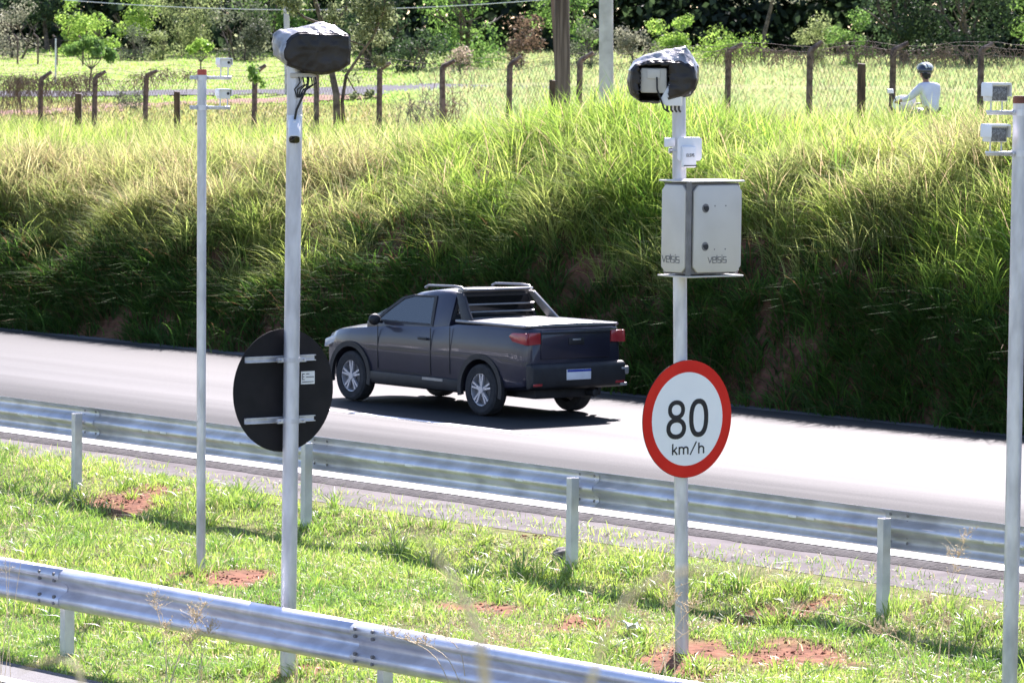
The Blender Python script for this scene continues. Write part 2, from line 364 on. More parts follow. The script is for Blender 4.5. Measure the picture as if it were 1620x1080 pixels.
V = np.stack([gx.ravel(), gy.ravel(), gzv.ravel()], 1); a, b = gs.shape
idx = np.arange(a*b).reshape(a, b); F = np.stack([idx[:-1, :-1].ravel(), idx[:-1, 1:].ravel(), idx[1:, 1:].ravel(), idx[1:, :-1].ravel()], 1)
fw = gw.ravel(); br = bare(gx.ravel(), gy.ravel())[:, None]
thatch = np.array([.13, .17, .05]); soil = np.array([.22, .095, .055]); banksoil = np.array([.15, .072, .048]); field = np.array([.22, .26, .08])
med = thatch*(1-br)+soil*br
dr = dryness(gx.ravel(), gy.ravel())[:, None]
hi = field*(1-.35*dr)+np.array([.25, .19, .09])*.35*dr
t1 = sstep((fw-37)/.3)[:, None]; t2 = sstep((fw-39.2)/1.5)[:, None]
col = med*(1-t1)+banksoil*t1; col = col*(1-t2)+hi*t2
# trodden red earth strip along the old fence
strip = np.exp(-((fw-62-1.2*fbm(gs.ravel()*.2, fw*.1))/2.2)**2)*sstep((gs.ravel()-60)/8); strip = strip[:, None]
col = col*(1-.8*strip)+np.array([.42, .22, .15])*.8*strip
tag(link('ground', npmesh('ground', V, F, col, True), M['ground']), None, kind='structure')

def strip_sheet(name, w0, w1, z0, z1, m, s0=-300, s1=600, thick=None):
    mb = MB()
    mb.add([(w0, s0, z0), (w1, s0, z1), (w1, s1, z1), (w0, s1, z0)], [(0, 1, 2, 3)])
    if thick: mb.prism([(w0, z0), (w1, z1), (w1, z1-thick), (w0, z0-thick)], 1, s0, s1); 
    o = mb.build(name, m, smooth=False, rz=RZ); tag(o, None, kind='structure'); return o
strip_sheet('road', 27.05, 36.9, .004, .004, M['road'])
strip_sheet('road_shoulder', 36.9, 37.3, .006, .006, M['roadnear'])
strip_sheet('gutter', 25.7, 26.85, .0, .0, M['apron'])
# ragged dark asphalt edge between the gutter and the edge line
n = 2600; ss = np.linspace(-20, 110, n)
e0 = 26.80+.05*fbm(ss*3, ss*0+2); e1 = 27.10+.04*fbm(ss*3.3, ss*0+8)
V = np.concatenate([np.stack([e0, ss, np.full(n, .004)], 1), np.stack([e0+.12, ss, .045+.016*fbm(ss*7, ss*0)], 1), np.stack([e1, ss, np.full(n, .010)], 1)])
i = np.arange(n-1); F = np.concatenate([np.stack([i, i+n, i+n+1, i+1], 1), np.stack([i+n, i+2*n, i+2*n+1, i+n+1], 1)])
tag(link('road_edge', npmesh('road_edge', V, F, None, True), M['lip'], rz=RZ), None, kind='structure')
def line_sheet(w0, w1, s0, s1, z=.009): strip_sheet('road_marking', w0, w1, z, z, M['paintline'], s0, s1)
line_sheet(27.2, 27.52, -100, 200, .012)
for k in range(-3, 8): line_sheet(32.18, 32.32, 41.4-12*k-4.0*0-2.0, 41.4-12*k+2.1)
strip_sheet('side_road', 9.0, 17.85, -.196, -.19, M['sideroad'], -100, 200)
tag(MB().add([(17.25, 25, -.183), (17.4, 25, -.183), (17.4, 60, -.183), (17.25, 60, -.183)], [(0, 1, 2, 3)]).build('road_marking', M['paintline'], smooth=False, rz=RZ), None, kind='structure')
def drape(name, pts, wd, m, lift, seg=1.0):        # ribbon over the terrain through ground points
    P = [Vector(p) for p in pts]; q = []
    for a_, b_ in zip(P[:-1], P[1:]):
        k = max(1, int((b_-a_).length/seg))
        q += [a_.lerp(b_, t/k) for t in range(k)]
    q.append(P[-1]); vs = []; fs = []
    for i_, p in enumerate(q):
        d = (q[min(i_+1, len(q)-1)]-q[max(i_-1, 0)]); d.z = 0; d.normalize(); nn = Vector((-d.y, d.x, 0))
        for t in range(5):
            e = p+nn*wd*(t/4-.5)+nn*.12*wd*float(fbm(p.x*.5, p.y*.5)); vs.append((e.x, e.y, h1(e.x, e.y)+lift))
    for i_ in range(len(q)-1):
        for t in range(4): k = i_*5+t; fs.append((k, k+1, k+6, k+5))
    me = bpy.data.meshes.new(name); me.from_pydata(vs, [], fs); tag(link(name, me, m), None, kind='structure')
drape('path', [on(-260, 160), on(0, 165), on(250, 170), on(420, 175), on(640, 183), on(800, 190)], 8, M['farpath'], .05)
drape('dirt_track', [on(-200, 128), on(60, 134), on(200, 146), on(420, 156), on(560, 168)], 3.2, M['track'], .05)

# ------------------------------------------------------------------ blades and leaves
def blades(P, h, az, lean, wid, col, k=3, roll=None, tipcol=None):
    N = len(P); up = np.array([0, 0, 1.0]); d = np.stack([np.cos(az), np.sin(az), np.zeros(N)], 1)
    wa = az+PI/2 if roll is None else roll
    wv = np.stack([np.cos(wa), np.sin(wa), .15*np.sin(3*wa)], 1)*wid[:, None]
    vs = []; cs = []
    for j in range(k+1):
        t = j/k
        drop = 1-.45*lean*t
        p = P+(h*t*drop)[:, None]*up+(h*lean*t*t*.85)[:, None]*d
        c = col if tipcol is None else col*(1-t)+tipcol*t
        if j < k:
            g = .5*(1-.55*t**2) if j else .42
            vs += [p-wv*g, p+wv*g]; cs += [c, c]
        else: vs.append(p); cs.append(c)
    m_ = len(vs); V = np.stack(vs, 1).reshape(-1, 3); Cc = np.stack(cs, 1).reshape(-1, 3)
    f = []
    for j in range(k-1): f += [[2*j, 2*j+1, 2*j+2], [2*j+1, 2*j+3, 2*j+2]]
    f.append([2*k-2, 2*k-1, 2*k]); f = np.array(f)
    F = (np.arange(N)[:, None, None]*m_+f[None]).reshape(-1, 3)
    return V, F, Cc
def inview(x, y, z, mg=180):
    px, py, zz = proj(np.stack([x, y, z], 1)); return (px > -mg) & (px < 1620+mg) & (py < 1080+mg) & (zz > 1)
def pick(N, s0, s1, w0, w1, mg=180):
    s = rng.uniform(s0, s1, N); w = rng.uniform(w0, w1, N); x = -CS*s+SN*w; y = SN*s+CS*w; z = H(x, y)
    k = inview(x, y, z, mg); return x[k], y[k], z[k], s[k], w[k]
def var(c, n, a=.25):
    return np.clip(np.asarray(c)*(1+rng.normal(0, a, (n, 1)))*(1+rng.normal(0, .08, (n, 3))), .004, .9)
def lerpc(a_, b_, t): t = np.asarray(t)[:, None]; return np.asarray(a_)*(1-t)+np.asarray(b_)*t
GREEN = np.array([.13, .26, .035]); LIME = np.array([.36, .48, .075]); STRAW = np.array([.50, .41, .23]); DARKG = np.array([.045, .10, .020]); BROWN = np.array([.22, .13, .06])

def clumped(cx, cy, per, spread):
    n = len(cx); i_ = np.repeat(np.arange(n), per); r_ = np.abs(rng.normal(0, 1, len(i_)))*np.repeat(spread, per); t = rng.uniform(0, 2*PI, len(i_))
    return i_, cx[i_]+r_*np.cos(t), cy[i_]+r_*np.sin(t), t, r_
# --- short turf of the median
x, y, z, s, w = pick(860000, 15, 50, 17.9, 26.5)
ns = fbm(x*1.1, y*.8); edge = w > np.interp(s, [24, 30, 36, 42], [25.15, 25.25, 25.6, 26.1])+.38*fbm(s*.9, s*0)
keep = (rng.random(len(x)) > bare(x, y)*.99) & (~edge | (rng.random(len(x)) < .12)) & (rng.random(len(x)) < np.maximum(.74+.6*ns, .5))
x, y, z, w = x[keep], y[keep], z[keep], w[keep]; n = len(x)
hh = (.05+.06*np.clip(.5+fbm(x*1.3, y*1.0), 0, 1.2))*rng.uniform(.5, 1.5, n)
tt = np.clip(rng.normal(.5+.9*fbm(x*.9+5, y*.7), .22), 0, 1)
c = lerpc(GREEN, LIME, tt); dry = rng.random(n) < .08+.45*np.clip(fbm(x*1.6+40, y*1.2), 0, 1); c[dry] = STRAW*.85; c = np.clip(c*(1+rng.normal(0, .2, (n, 1))), .01, .8)
az = rng.uniform(0, 2*PI, n)
V1 = blades(np.stack([x, y, z-.01], 1), hh, az, rng.uniform(.2, 1.5, n), rng.uniform(.006, .011, n), c, 2, rng.uniform(0, 2*PI, n))
# --- rougher tufts in it
N = 1900; x, y, z, s, w = pick(N, 15, 50, 18.0, 25.95); tall = np.clip(.5+1.3*fbm(x*.7+9, y*.6+2), .15, 1.3)
extra = [(330, 765, 1.9), (345, 800, 1.6), (250, 770, 1.2), (520, 800, 1.5), (560, 800, 1.2), (850, 920, 1.7), (780, 930, 1.5), (920, 915, 1.3), (1000, 930, 1.2), (1110, 945, 1.5), (1160, 930, 1.3), (1260, 1000, 1.4), (1300, 1010, 1.3), (640, 880, 1.3), (690, 905, 1.4), (800, 905, 1.6), (590, 865, 1.2), (60, 780, 1.2), (1420, 950, 1.3), (1500, 975, 1.2), (1530, 990, 1.3), (30, 970, 1.2), (60, 960, 1.3), (180, 985, 1.3), (220, 1000, 1.2)]
for (px, py, q) in extra:
    g = hit(px, py)
    for _ in range(2):
        x = np.append(x, g.x+rng.normal(0, .12)); y = np.append(y, g.y+rng.normal(0, .25)); tall = np.append(tall, q)
keep = rng.random(len(x)) > .6*bare(x, y); x, y, tall = x[keep], y[keep], tall[keep]
ts, tw = to_sw(x, y); kk = tw < np.interp(ts, [24, 30, 36, 42], [25.1, 25.2, 25.6, 26.1]); x, y, tall = x[kk], y[kk], tall[kk]
i_, bx, by, th, rr = clumped(x, y, 34, .045+.05*tall); n = len(bx)
cc = lerpc(GREEN*.85, LIME*.85, np.clip(rng.normal(.4, .3, len(x)), 0, 1))[i_]; cc = np.clip(cc*(1+rng.normal(0, .18, (n, 1))), .01, .8); d_ = rng.random(n) < .1; cc[d_] = STRAW*.9
V2 = blades(np.stack([bx, by, H(bx, by)-.01], 1), (.07+.14*tall[i_])*rng.uniform(.6, 1.3, n), th+rng.normal(0, .5, n), rng.uniform(.3, 1.3, n), rng.uniform(.008, .014, n), cc, 3, rng.uniform(0, 2*PI, n))
def joinv(*L):
    off = 0; Vs = []; Fs = []; Cs = []
    for (v, f, c_) in L: Vs.append(v); Fs.append(f+off); Cs.append(c_); off += len(v)
    return np.concatenate(Vs), np.concatenate(Fs), np.concatenate(Cs)
tag(link('grass', npmesh('grass', *joinv(V1, V2)), M['turf']), 'short bright green turf with bare red patches between the guardrails', kind='stuff')

# --- loose clods on the bare patches
def clods():
    r_ = np.random.default_rng(31); P = []; Rr = []
    for (cx, cy, rx, ry) in patches:
        n = int(420*rx*ry+60); a_ = r_.uniform(0, 2*PI, n); q = r_.uniform(0, 1.05, n)**.6; x = cx+rx*q*np.cos(a_); y = cy+ry*q*np.sin(a_); k = r_.random(n) < bare(x, y)+.1
        P.append(np.stack([x, y, H(x, y)], 1)[k]); Rr.append(.005+.014*r_.random(k.sum())**2.5)
    P = np.concatenate(P); Rr = np.concatenate(Rr); n = len(P); d = np.array([[1, 0, 0], [-1, 0, 0], [0, 1, 0], [0, -1, 0], [0, 0, 1], [0, 0, -1]], float)
    V = P[:, None]+Rr[:, None, None]*(d[None]*(.7+.6*r_.random((n, 6, 1)))+.25*r_.normal(0, 1, (n, 6, 3))); f = np.array([[0, 2, 4], [2, 1, 4], [1, 3, 4], [3, 0, 4], [2, 0, 5], [1, 2, 5], [3, 1, 5], [0, 3, 5]])
    c_ = np.repeat(np.clip(np.array([.22, .095, .06])*(1+r_.normal(0, .3, (n, 1))), .02, .6), 6, 0)
    return V.reshape(-1, 3), (np.arange(n)[:, None, None]*6+f[None]).reshape(-1, 3), c_
tag(link('soil_clods', npmesh('soil_clods', *clods()), M['ground']), 'loose reddish soil clods on the bare patches', kind='stuff')
# --- long grass over the cut bank
def bankgrass(N, s0, s1, w0, w1, per, hmin, hmax, wid, colfn, leanr, down, spread, k=4, mg=260, bumpkeep=None):
    x, y, z, s, w = pick(N, s0, s1, w0, w1, mg)
    if bumpkeep is not None: q = rng.random(len(x)) < bumpkeep(x, y, s, w); x, y, s, w = x[q], y[q], s[q], w[q]
    i_, bx, by, th, rr = clumped(x, y, per, np.full(len(x), spread)); n = len(bx)
    cl = rng.uniform(.5, 1.35, len(x))
    dn = math.atan2(-CS, -SN)
    vx = np.cos(th)*(1-down)+math.cos(dn)*down; vy = np.sin(th)*(1-down)+math.sin(dn)*down
    az = np.arctan2(vy, vx)+rng.normal(0, .6, n)+rng.normal(0, .75, len(x))[i_]
    hh = rng.uniform(hmin, hmax, n)*cl[i_]
    base, tip = colfn(x, y, s, w, i_, n)
    return blades(np.stack([bx, by, H(bx, by)-.03], 1), hh, az, rng.uniform(*leanr, n), rng.uniform(wid*.6, wid*1.3, n), base, k, az+PI/2+rng.normal(0, .7, n), tip)
def c_top(x, y, s, w, i_, n):
    dr = np.clip(.21+1.2*fbm(x*.5+21, y*.3)+.25*((s > 55) & (w < 41.5))+rng.normal(0, .2, len(x)), 0, 1)
    t = np.clip(rng.normal(.55, .35, len(x)), 0, 1); c_ = lerpc(GREEN*1.0, LIME*1.05, t); c_ = c_*(1-dr[:, None]*.75)+STRAW*dr[:, None]*.75
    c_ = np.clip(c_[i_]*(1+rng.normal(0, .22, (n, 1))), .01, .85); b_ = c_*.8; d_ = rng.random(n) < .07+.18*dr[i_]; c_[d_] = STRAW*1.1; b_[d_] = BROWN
    return b_, c_
def c_mid(x, y, s, w, i_, n):
    b_, c_ = c_top(x, y, s, w, i_, n); g_ = lerpc(GREEN*.7, LIME*.75, np.clip(rng.normal(.4, .3, n), 0, 1)); q = c_[:, 0] > c_[:, 1]*.95; c_[q] = g_[q]*.9; return b_*.9, c_*.9
def c_low_shade(x, y, s, w, i_, n):  # darker plants low on the bank, part of its shade put into their colour
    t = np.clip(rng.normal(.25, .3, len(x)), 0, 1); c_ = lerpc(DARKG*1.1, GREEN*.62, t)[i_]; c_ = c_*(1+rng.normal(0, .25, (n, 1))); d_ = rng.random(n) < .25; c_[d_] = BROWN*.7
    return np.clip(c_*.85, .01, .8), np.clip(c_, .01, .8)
L = []
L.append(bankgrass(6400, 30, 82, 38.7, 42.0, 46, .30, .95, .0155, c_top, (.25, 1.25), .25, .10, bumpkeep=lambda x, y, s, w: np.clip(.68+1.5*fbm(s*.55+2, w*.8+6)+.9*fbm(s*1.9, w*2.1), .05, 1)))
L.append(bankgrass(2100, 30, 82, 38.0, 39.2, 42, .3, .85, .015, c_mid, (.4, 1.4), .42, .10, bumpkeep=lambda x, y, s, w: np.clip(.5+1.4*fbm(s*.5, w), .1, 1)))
def c_weed_shade(x, y, s, w, i_, n):  # dark green weeds at the foot, bank shade partly painted into the green
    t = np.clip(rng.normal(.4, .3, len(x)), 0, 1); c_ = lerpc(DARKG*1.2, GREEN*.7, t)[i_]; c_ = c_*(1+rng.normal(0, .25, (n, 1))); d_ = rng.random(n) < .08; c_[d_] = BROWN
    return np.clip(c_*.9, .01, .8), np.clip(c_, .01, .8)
L.append(bankgrass(3400, 30, 82, 37.15, 38.05, 34, .25, .62, .020, c_weed_shade, (.5, 1.6), .35, .11, bumpkeep=lambda x, y, s, w: np.clip(.62+1.3*fbm(s*.7+14, w*1.5), .08, 1)))
L.append(bankgrass(4600, 30, 82, 37.35, 38.8, 30, .22, .6, .016, c_low_shade, (.5, 1.5), .45, .09, bumpkeep=lambda x, y, s, w: np.clip(.38+1.5*fbm(s*.6+4, w*1.5), .04, 1)*np.where(w < 37.7, 1, .55)))
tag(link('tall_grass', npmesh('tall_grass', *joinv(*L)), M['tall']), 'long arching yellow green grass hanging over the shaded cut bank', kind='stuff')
# --- grass on the terrace behind the crest
L = []
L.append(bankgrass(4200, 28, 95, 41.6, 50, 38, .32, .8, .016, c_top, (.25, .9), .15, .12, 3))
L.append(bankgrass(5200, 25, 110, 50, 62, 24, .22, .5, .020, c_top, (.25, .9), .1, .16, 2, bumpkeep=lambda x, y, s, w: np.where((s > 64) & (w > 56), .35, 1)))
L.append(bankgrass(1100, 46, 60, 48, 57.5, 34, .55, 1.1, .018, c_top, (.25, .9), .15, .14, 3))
tag(link('field_grass', npmesh('field_grass', *joinv(*L)), M['tall']), 'sunlit uncut grass on the terrace above the bank', kind='stuff')
def farfield():
    N = 150000; Y = rng.uniform(84, 262, N)**1.0; X = (rng.uniform(-.135, .135, N))*Y
    s, w = to_sw(X, Y); z = H(X, Y); px, py, zz = proj(np.stack([X, Y, z], 1))
    k = (w > 62) & (rng.random(N) < np.clip(.4+Y/200, 0, 1)); 
    pathy = np.interp(px, [-300, 0, 250, 420, 640, 800], [160, 165, 170, 175, 183, 190]); k &= np.abs(Y-pathy) > 4.3
    trk = np.interp(px, [-200, 60, 200, 420, 560], [128, 134, 146, 156, 168]); k &= (np.abs(Y-trk) > 1.8) | (px > 570)
    k &= ~((s > 62) & (w < 65.5) & (rng.random(N) < .8))
    X, Y, z, px = X[k], Y[k], z[k], px[k]; n = len(X)
    right = sstep((px-560)/160)
    lawn = var([.24, .38, .07], n, .16); pale = var([.28, .34, .14], n, .18); lo = var([.24, .25, .09], n, .25)
    near = sstep((158-Y)/12)[:, None]
    c_ = lawn*(1-near)+lo*near; c_ = c_*(1-right[:, None])+pale*right[:, None]
    d_ = rng.random(n) < .08; c_[d_] = STRAW*.8
    hh = (.10+.30*right+.10*near[:, 0])*rng.uniform(.6, 1.4, n)
    az = rng.uniform(0, 2*PI, n)
    return blades(np.stack([X, Y, z-.02], 1), hh, az, rng.uniform(.3, 1.1, n), rng.uniform(.03, .07, n), c_, 2, rng.uniform(-.6, .6, n))
tag(link('field_grass', npmesh('field_grass', *farfield()), M['tall']), 'distant lawn and pale meadow in front of the tree line', kind='stuff')
M['silversheen'] = mat('grey_plastic_sheen', (.15, .148, .15), (.40, .395, .40), .32, .1, 9, .7, 14)  # silver side of the bags, with sky sheen put into the grey
M['vine'] = mat('dry_brown_vine', (.12, .085, .065), (.24, .18, .14), .9, 0, 6)
# ------------------------------------------------------------------ guardrails
def absorb(o, mb, m):                      # add a second-material detail to a part's own mesh
    bm = bmesh.new(); bm.from_mesh(o.data); k = len(o.data.materials); o.data.materials.append(m)
    vs = [bm.verts.new(v) for v in mb.v]
    for f in mb.f:
        q = bm.faces.new([vs[i] for i in f]); q.material_index = k
    bm.to_mesh(o.data); bm.free()
def band(mb, c, r, h, t=.005, n=24):       # a closed ring round a pole
    vs = [(c[0]+q*math.cos(2*PI*i/n), c[1]+q*math.sin(2*PI*i/n), c[2]+z) for (q, z) in ((r, -h/2), (r+t, -h/2), (r+t, h/2), (r, h/2)) for i in range(n)]; fs = []
    for k in range(4):
        for i in range(n): j = (i+1) % n; k2 = (k+1) % 4; fs.append((k*n+i, k*n+j, k2*n+j, k2*n+i))
    return mb.add(vs, fs)
WPRO = [(-.155, .022), (-.142, .050), (-.122, .078), (-.100, .085), (-.075, .083), (-.055, .060), (-.030, .012), (-.012, 0.0), (.012, 0.0), (.030, .012), (.055, .060), (.075, .083), (.100, .085), (.122, .078), (.142, .050), (.155, .022)]
def beam(s0, s1, side, sh=0.0, lap=.32):
    mb = MB(); n = len(WPRO); vs = []
    for s in np.linspace(s0, s1, 5):
        for (z, d) in WPRO: vs.append((side*(d+sh), s, z))
    fs = []
    for k in range(4):
        for i in range(n-1): fs.append((k*n+i, k*n+i+1, (k+1)*n+i+1, (k+1)*n+i))
    return mb.add(vs, fs)
def guardrail(w, z, gz0, s_first, count, side, pitch, label, posts_front, m, mp, ptop):
    root = thing('guardrail', sw(s_first, w, gz0), label, 'guardrail', rz=RZ)
    zc = z-.155-gz0
    for k in range(count):
        s0 = k*pitch
        b = beam(s0-.16, s0+pitch+.16, side, .0035*(k % 2))
        o = b.build('beam', m, root, ang=60, loc=(0, 0, zc))
        md = o.modifiers.new('t', 'SOLIDIFY'); md.thickness = .003; md.offset = 0; bake(o)
        bl = MB()
        for ds in (-.10, .10):
            for dz in (-.112, -.062, .062, .112):
                x0 = side*(.083+.004) if side > 0 else -.083-.004
                bl.tube([(x0-.012*side, s0+ds, dz), (x0+.010*side, s0+ds, dz)], .013, 8)
        absorb(o, bl, M['gasket'])
        if posts_front:
            for y_ in (.9, 1.25, 2.5, 2.85): MB().box((-.0035, s0+y_+.07*random.uniform(-1, 1), 0), (.003, .10, .021)).build('reflector_or_slot_light', M['white'], o, smooth=False)  # white plates painting the bright road light seen through the beam's slots
        # C-section post
        hgt = ptop-gz0; pm = MB()
        xo = -.085 if posts_front else .10
        a, d, t = .085, .07, .006
        c_ = [(0, 0), (a, 0), (a, .022), (a-t, .022), (a-t, t), (t, t), (t, d-t), (a-t, d-t), (a-t, d-.022), (a, d-.022), (a, d), (0, d)]
        pm.prism([(xo-a/2+p, s0-d/2+q) for p, q in c_], 2, -.4, hgt)
        pm.build('post', mp, root, smooth=False)
        sp = MB(); sp.box(((xo+(-.002 if not posts_front else 0))/2*1.0+(.0), s0+.02, zc), (abs(xo)*.7, .05, .2))
    return root
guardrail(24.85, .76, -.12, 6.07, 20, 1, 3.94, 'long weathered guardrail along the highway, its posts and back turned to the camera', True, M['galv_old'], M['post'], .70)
guardrail(18.40, .48, -.2, 8.2, 12, -1, 4.0, 'bright galvanised guardrail in front of the grass median, its ribbed face to the camera', False, M['galv_rail'], M['post'], .43)

# ------------------------------------------------------------------ steel poles
def pole(base, top, r, label, cap=None, caplen=.045, dirt=False):
    root = thing('steel_pole', base, label, 'pole')
    d = top-base
    MB().tube([Vector((0, 0, -.3)), d], r, 24).build('shaft', M['galv'], root)
    if cap: MB().tube([d-d.normalized()*.003, d+d.normalized()*caplen*.8, d+d.normalized()*caplen], [r*1.06, r*1.04, r*.9], 24).build('cap', M[cap], root)
    return root
def on_pole(base, top, px, py):           # point on a pole's axis at image row py
    f0, f1 = proj(np.array(base))[1], proj(np.array(top))[1]; t = (f0-py)/(f0-f1); return base.lerp(top, t)
pa0 = hit(318, 902); pa1 = at(319.5, 121, pa0.y)
pb0 = hit(455, 1068); pb1 = at(467, 96, pb0.y)
pc0 = hit(1080, 1032); pc1 = at(1074, 138, pc0.y)
pd0 = sw(22.1, 22.5); pd0.z = h1(pd0.x, pd0.y); pd1 = at(1615, 163, pd0.y)
pole(pa0, pa1, .041, 'slender grey pole with an orange cap, left of the black sign back', 'cap', .062)
pole(pb0, pb1, .058, 'grey steel pole with the black sign back, topped by a fully bagged radar', None)
pole(pc0, pc1, .053, 'grey steel pole carrying the cabinet and the 80 speed sign', 'rust', .06)
pole(pd0, pd1, .055, 'grey steel pole with a dark brown cap at the right edge of the photo', 'rust', .05)

# ------------------------------------------------------------------ round signs on the poles
def rail_bracket(root, z, half, y, name='bracket'):
    b = MB(); c_ = [(-.018, 0), (.018, 0), (.018, .022), (.012, .022), (.012, .006), (-.012, .006), (-.012, .022), (-.018, .022)]
    b.prism([(y+q, z+p) for p, q in c_], 0, -half, half)
    return b.build(name, M['galv'], root, smooth=False)
# 80 km/h
c0 = on_pole(pc0, pc1, 1079, 659); rr = .453; off = -(.053+.035)
sg = thing('speed_limit_sign', c0, 'round red and white 80 km/h sign on the pole below the cabinet', 'road sign', rz=RZ)
MB().disc((-.018, 0), rr, off-.004, off+.0, 72).build('backing_plate', M['signback'], sg)
MB().disc((-.018, 0), rr-.002, off-.0065, off-.0042, 72, .360).build('red_ring', M['red'], sg)
MB().disc((-.018, 0), .3595, off-.0062, off-.0043, 72).build('white_face', M['signwhite'], sg)
def ring(mb, cx, cz, ax, az, wd, y, th=.002, n=48, p=2.0):
    vs = []
    for yy in (y-th, y):
        for q in (0, 1):
            for i in range(n):
                t = 2*PI*i/n; cc, s_ = math.cos(t), math.sin(t)
                ex = math.copysign(abs(cc)**(2/p), cc); ez = math.copysign(abs(s_)**(2/p), s_)
                vs.append((cx+(ax-wd*q)*ex, yy, cz+(az-wd*q)*ez))
    fs = []
    for i in range(n):
        j = (i+1) % n; fs += [(i, j, n+j, n+i), (2*n+i, 3*n+i, 3*n+j, 2*n+j), (i, 2*n+i, 2*n+j, j), (n+i, n+j, 3*n+j, 3*n+i)]
    mb.add(vs, fs)
yl = off-.0064
dg = MB(); ring(dg, -.100, -.068, .085, .077, .034, yl, n=56, p=2.15); ring(dg, -.100, .065, .073, .070, .032, yl-.0003, n=56, p=2.15)
ring(dg, .095, 0, .083, .138, .036, yl, n=64, p=2.35)
for p_ in range(len(dg.v)): dg.v[p_] = (dg.v[p_][0]*1.17-.014, dg.v[p_][1], dg.v[p_][2]*1.07+.004)
dg.build('digits', M['ink'], sg, smooth=False)
km = MB(); wd = .0115
def off2(L, dx, dz): return [(a+dx, b+dz) for a, b in L]
def arc(cx, cz, rx, rz, a0, a1, n=10): return [(cx+rx*math.cos(R(a0+(a1-a0)*i/n)), cz+rz*math.sin(R(a0+(a1-a0)*i/n))) for i in range(n+1)]
bz = -.268
km.stroke(off2([(0, 0), (0, .078)], -.130, bz), wd, yl-.0003); km.stroke(off2([(.034, .052), (.004, .024)], -.130, bz), wd, yl-.0009); km.stroke(off2([(.012, .030), (.038, 0)], -.130, bz), wd, yl-.0015)
km.stroke(off2([(0, 0), (0, .054)], -.071, bz), wd, yl-.0003); km.stroke(off2(arc(.019, .036, .019, .016, 180, 0)+[(.038, 0)], -.071, bz), wd, yl-.0009); km.stroke(off2(arc(.057, .036, .019, .016, 180, 0)+[(.076, 0)], -.071, bz), wd, yl-.0015)
km.stroke(off2([(0, -.006), (.052, .088)], .028, bz), .010, yl-.0003)
km.stroke(off2([(0, 0), (0, .078)], .104, bz), wd, yl-.0003); km.stroke(off2(arc(.021, .033, .021, .019, 180, 0)+[(.042, 0)], .104, bz), wd, yl-.0009)
km.v = [(x_*1.14-.016, y_, z_) for x_, y_, z_ in km.v]; km.build('unit_lettering', M['ink'], sg, smooth=False)
for z_ in (-.22, .22): rail_bracket(sg, z_, .27, off+.001)
cl = MB()
for z_ in (-.22, .22):
    cl = band(MB(), (0, 0, z_), .054, .03); cl.build('pole_clamp', M['galv'], sg)
# sign seen from behind
c1 = on_pole(pb0, pb1, 460, 616); yo = .058+.030
sb = thing('round_sign', c1, 'back of a round matt black sign with two channel brackets, on the bagged radar pole', 'road sign', rz=RZ)
MB().disc((-.005, 0), .455, yo, yo+.004, 72).build('sign_plate', M['signback'], sb)
for z_ in (-.215, .235):
    b_ = MB(); c_ = [(-.022, 0), (.022, 0), (.022, -.026), (.015, -.026), (.015, -.007), (-.015, -.007), (-.015, -.026), (-.022, -.026)]
    b_.prism([(yo+q, z_+p) for p, q in c_], 0, -.36, .27); br_ = b_.build('bracket', M['galv'], sb, smooth=False)
    cb = MB()
    band(cb, (0, 0, z_-.005), .059, .035)
    cb.box((.09, -.005, z_-.005), (.075, .012, .035)); cb.box((-.085, .01, z_-.005), (.06, .012, .035)); cb.tube([(.105, -.03, z_-.005), (.105, .05, z_-.005)], .009, 8); cb.tube([(-.095, -.02, z_-.005), (-.095, .05, z_-.005)], .009, 8)
    cb.build('pole_clamp', M['galv'], sb)
st = MB().box((.215, yo-.0015, .085), (.125, .002, .095)).build('sticker', M['white'], sb, smooth=False)
tx = MB(); e0 = (.165, .072)
tx.stroke(off2([(.018, 0), (0, 0), (0, .042), (.018, .042)], *e0), .006, yo-.003); tx.stroke(off2([(0, .021), (.015, .021)], *e0), .006, yo-.0036)
for (a, b, z_) in ((.200, .222, .113), (.200, .268, .090), (.165, .268, .054)):
    t_ = a
    while t_ < b: l_ = random.uniform(.005, .012); tx.stroke([(t_, z_), (t_+l_, z_)], .006, yo-.003); t_ += l_+.004
tx.build('sticker_print', M['greyink'], st, smooth=False)

# ------------------------------------------------------------------ control cabinet with lettering
k0 = on_pole(pc0, pc1, 1078, 430); k1 = on_pole(pc0, pc1, 1076, 284); ch = k1.z-k0.z
A, B_ = .56, .345                        # width across the road, depth along it
cbn = thing('control_cabinet', k0, 'pale grey metal cabinet with two round locks on the pole above the 80 sign', 'cabinet', rz=RZ)
cx_, cy_ = -.018, -(B_/2+.085)
MB().box((cx_, cy_, ch/2), (A-.05, B_-.05, ch-.02)).build('body', M['gasket'], cbn, .012)
def panel_poly(w_, h_, c_): return [(-w_/2+c_, -h_/2), (w_/2-c_, -h_/2), (w_/2, -h_/2+c_), (w_/2, h_/2-c_), (w_/2-c_, h_/2), (-w_/2+c_, h_/2), (-w_/2, h_/2-c_), (-w_/2, -h_/2+c_)]
dp = MB(); dp.prism([(cx_+.012+p, ch/2+q) for p, q in panel_poly(A-.075, ch-.05, .045)], 1, cy_-B_/2-.004, cy_-B_/2+.02)
door = dp.build('door', M['cab'], cbn, .007)
yd = cy_-B_/2-.004
for z_ in (.22, .505):
    lk = MB(); lk.disc((cx_-.115, z_*ch/.70), .034, yd-.003, yd+.001, 28); l_ = lk.build('lock', M['gasket'], door)
    lk = MB(); lk.disc((cx_-.107, z_*ch/.70-.004), .021, yd-.007, yd-.003, 20); lk.box((cx_-.128, yd-.006, z_*ch/.70+.004), (.014, .006, .02)); lk.build('lock_insert', M['black'], l_)
sc = MB()
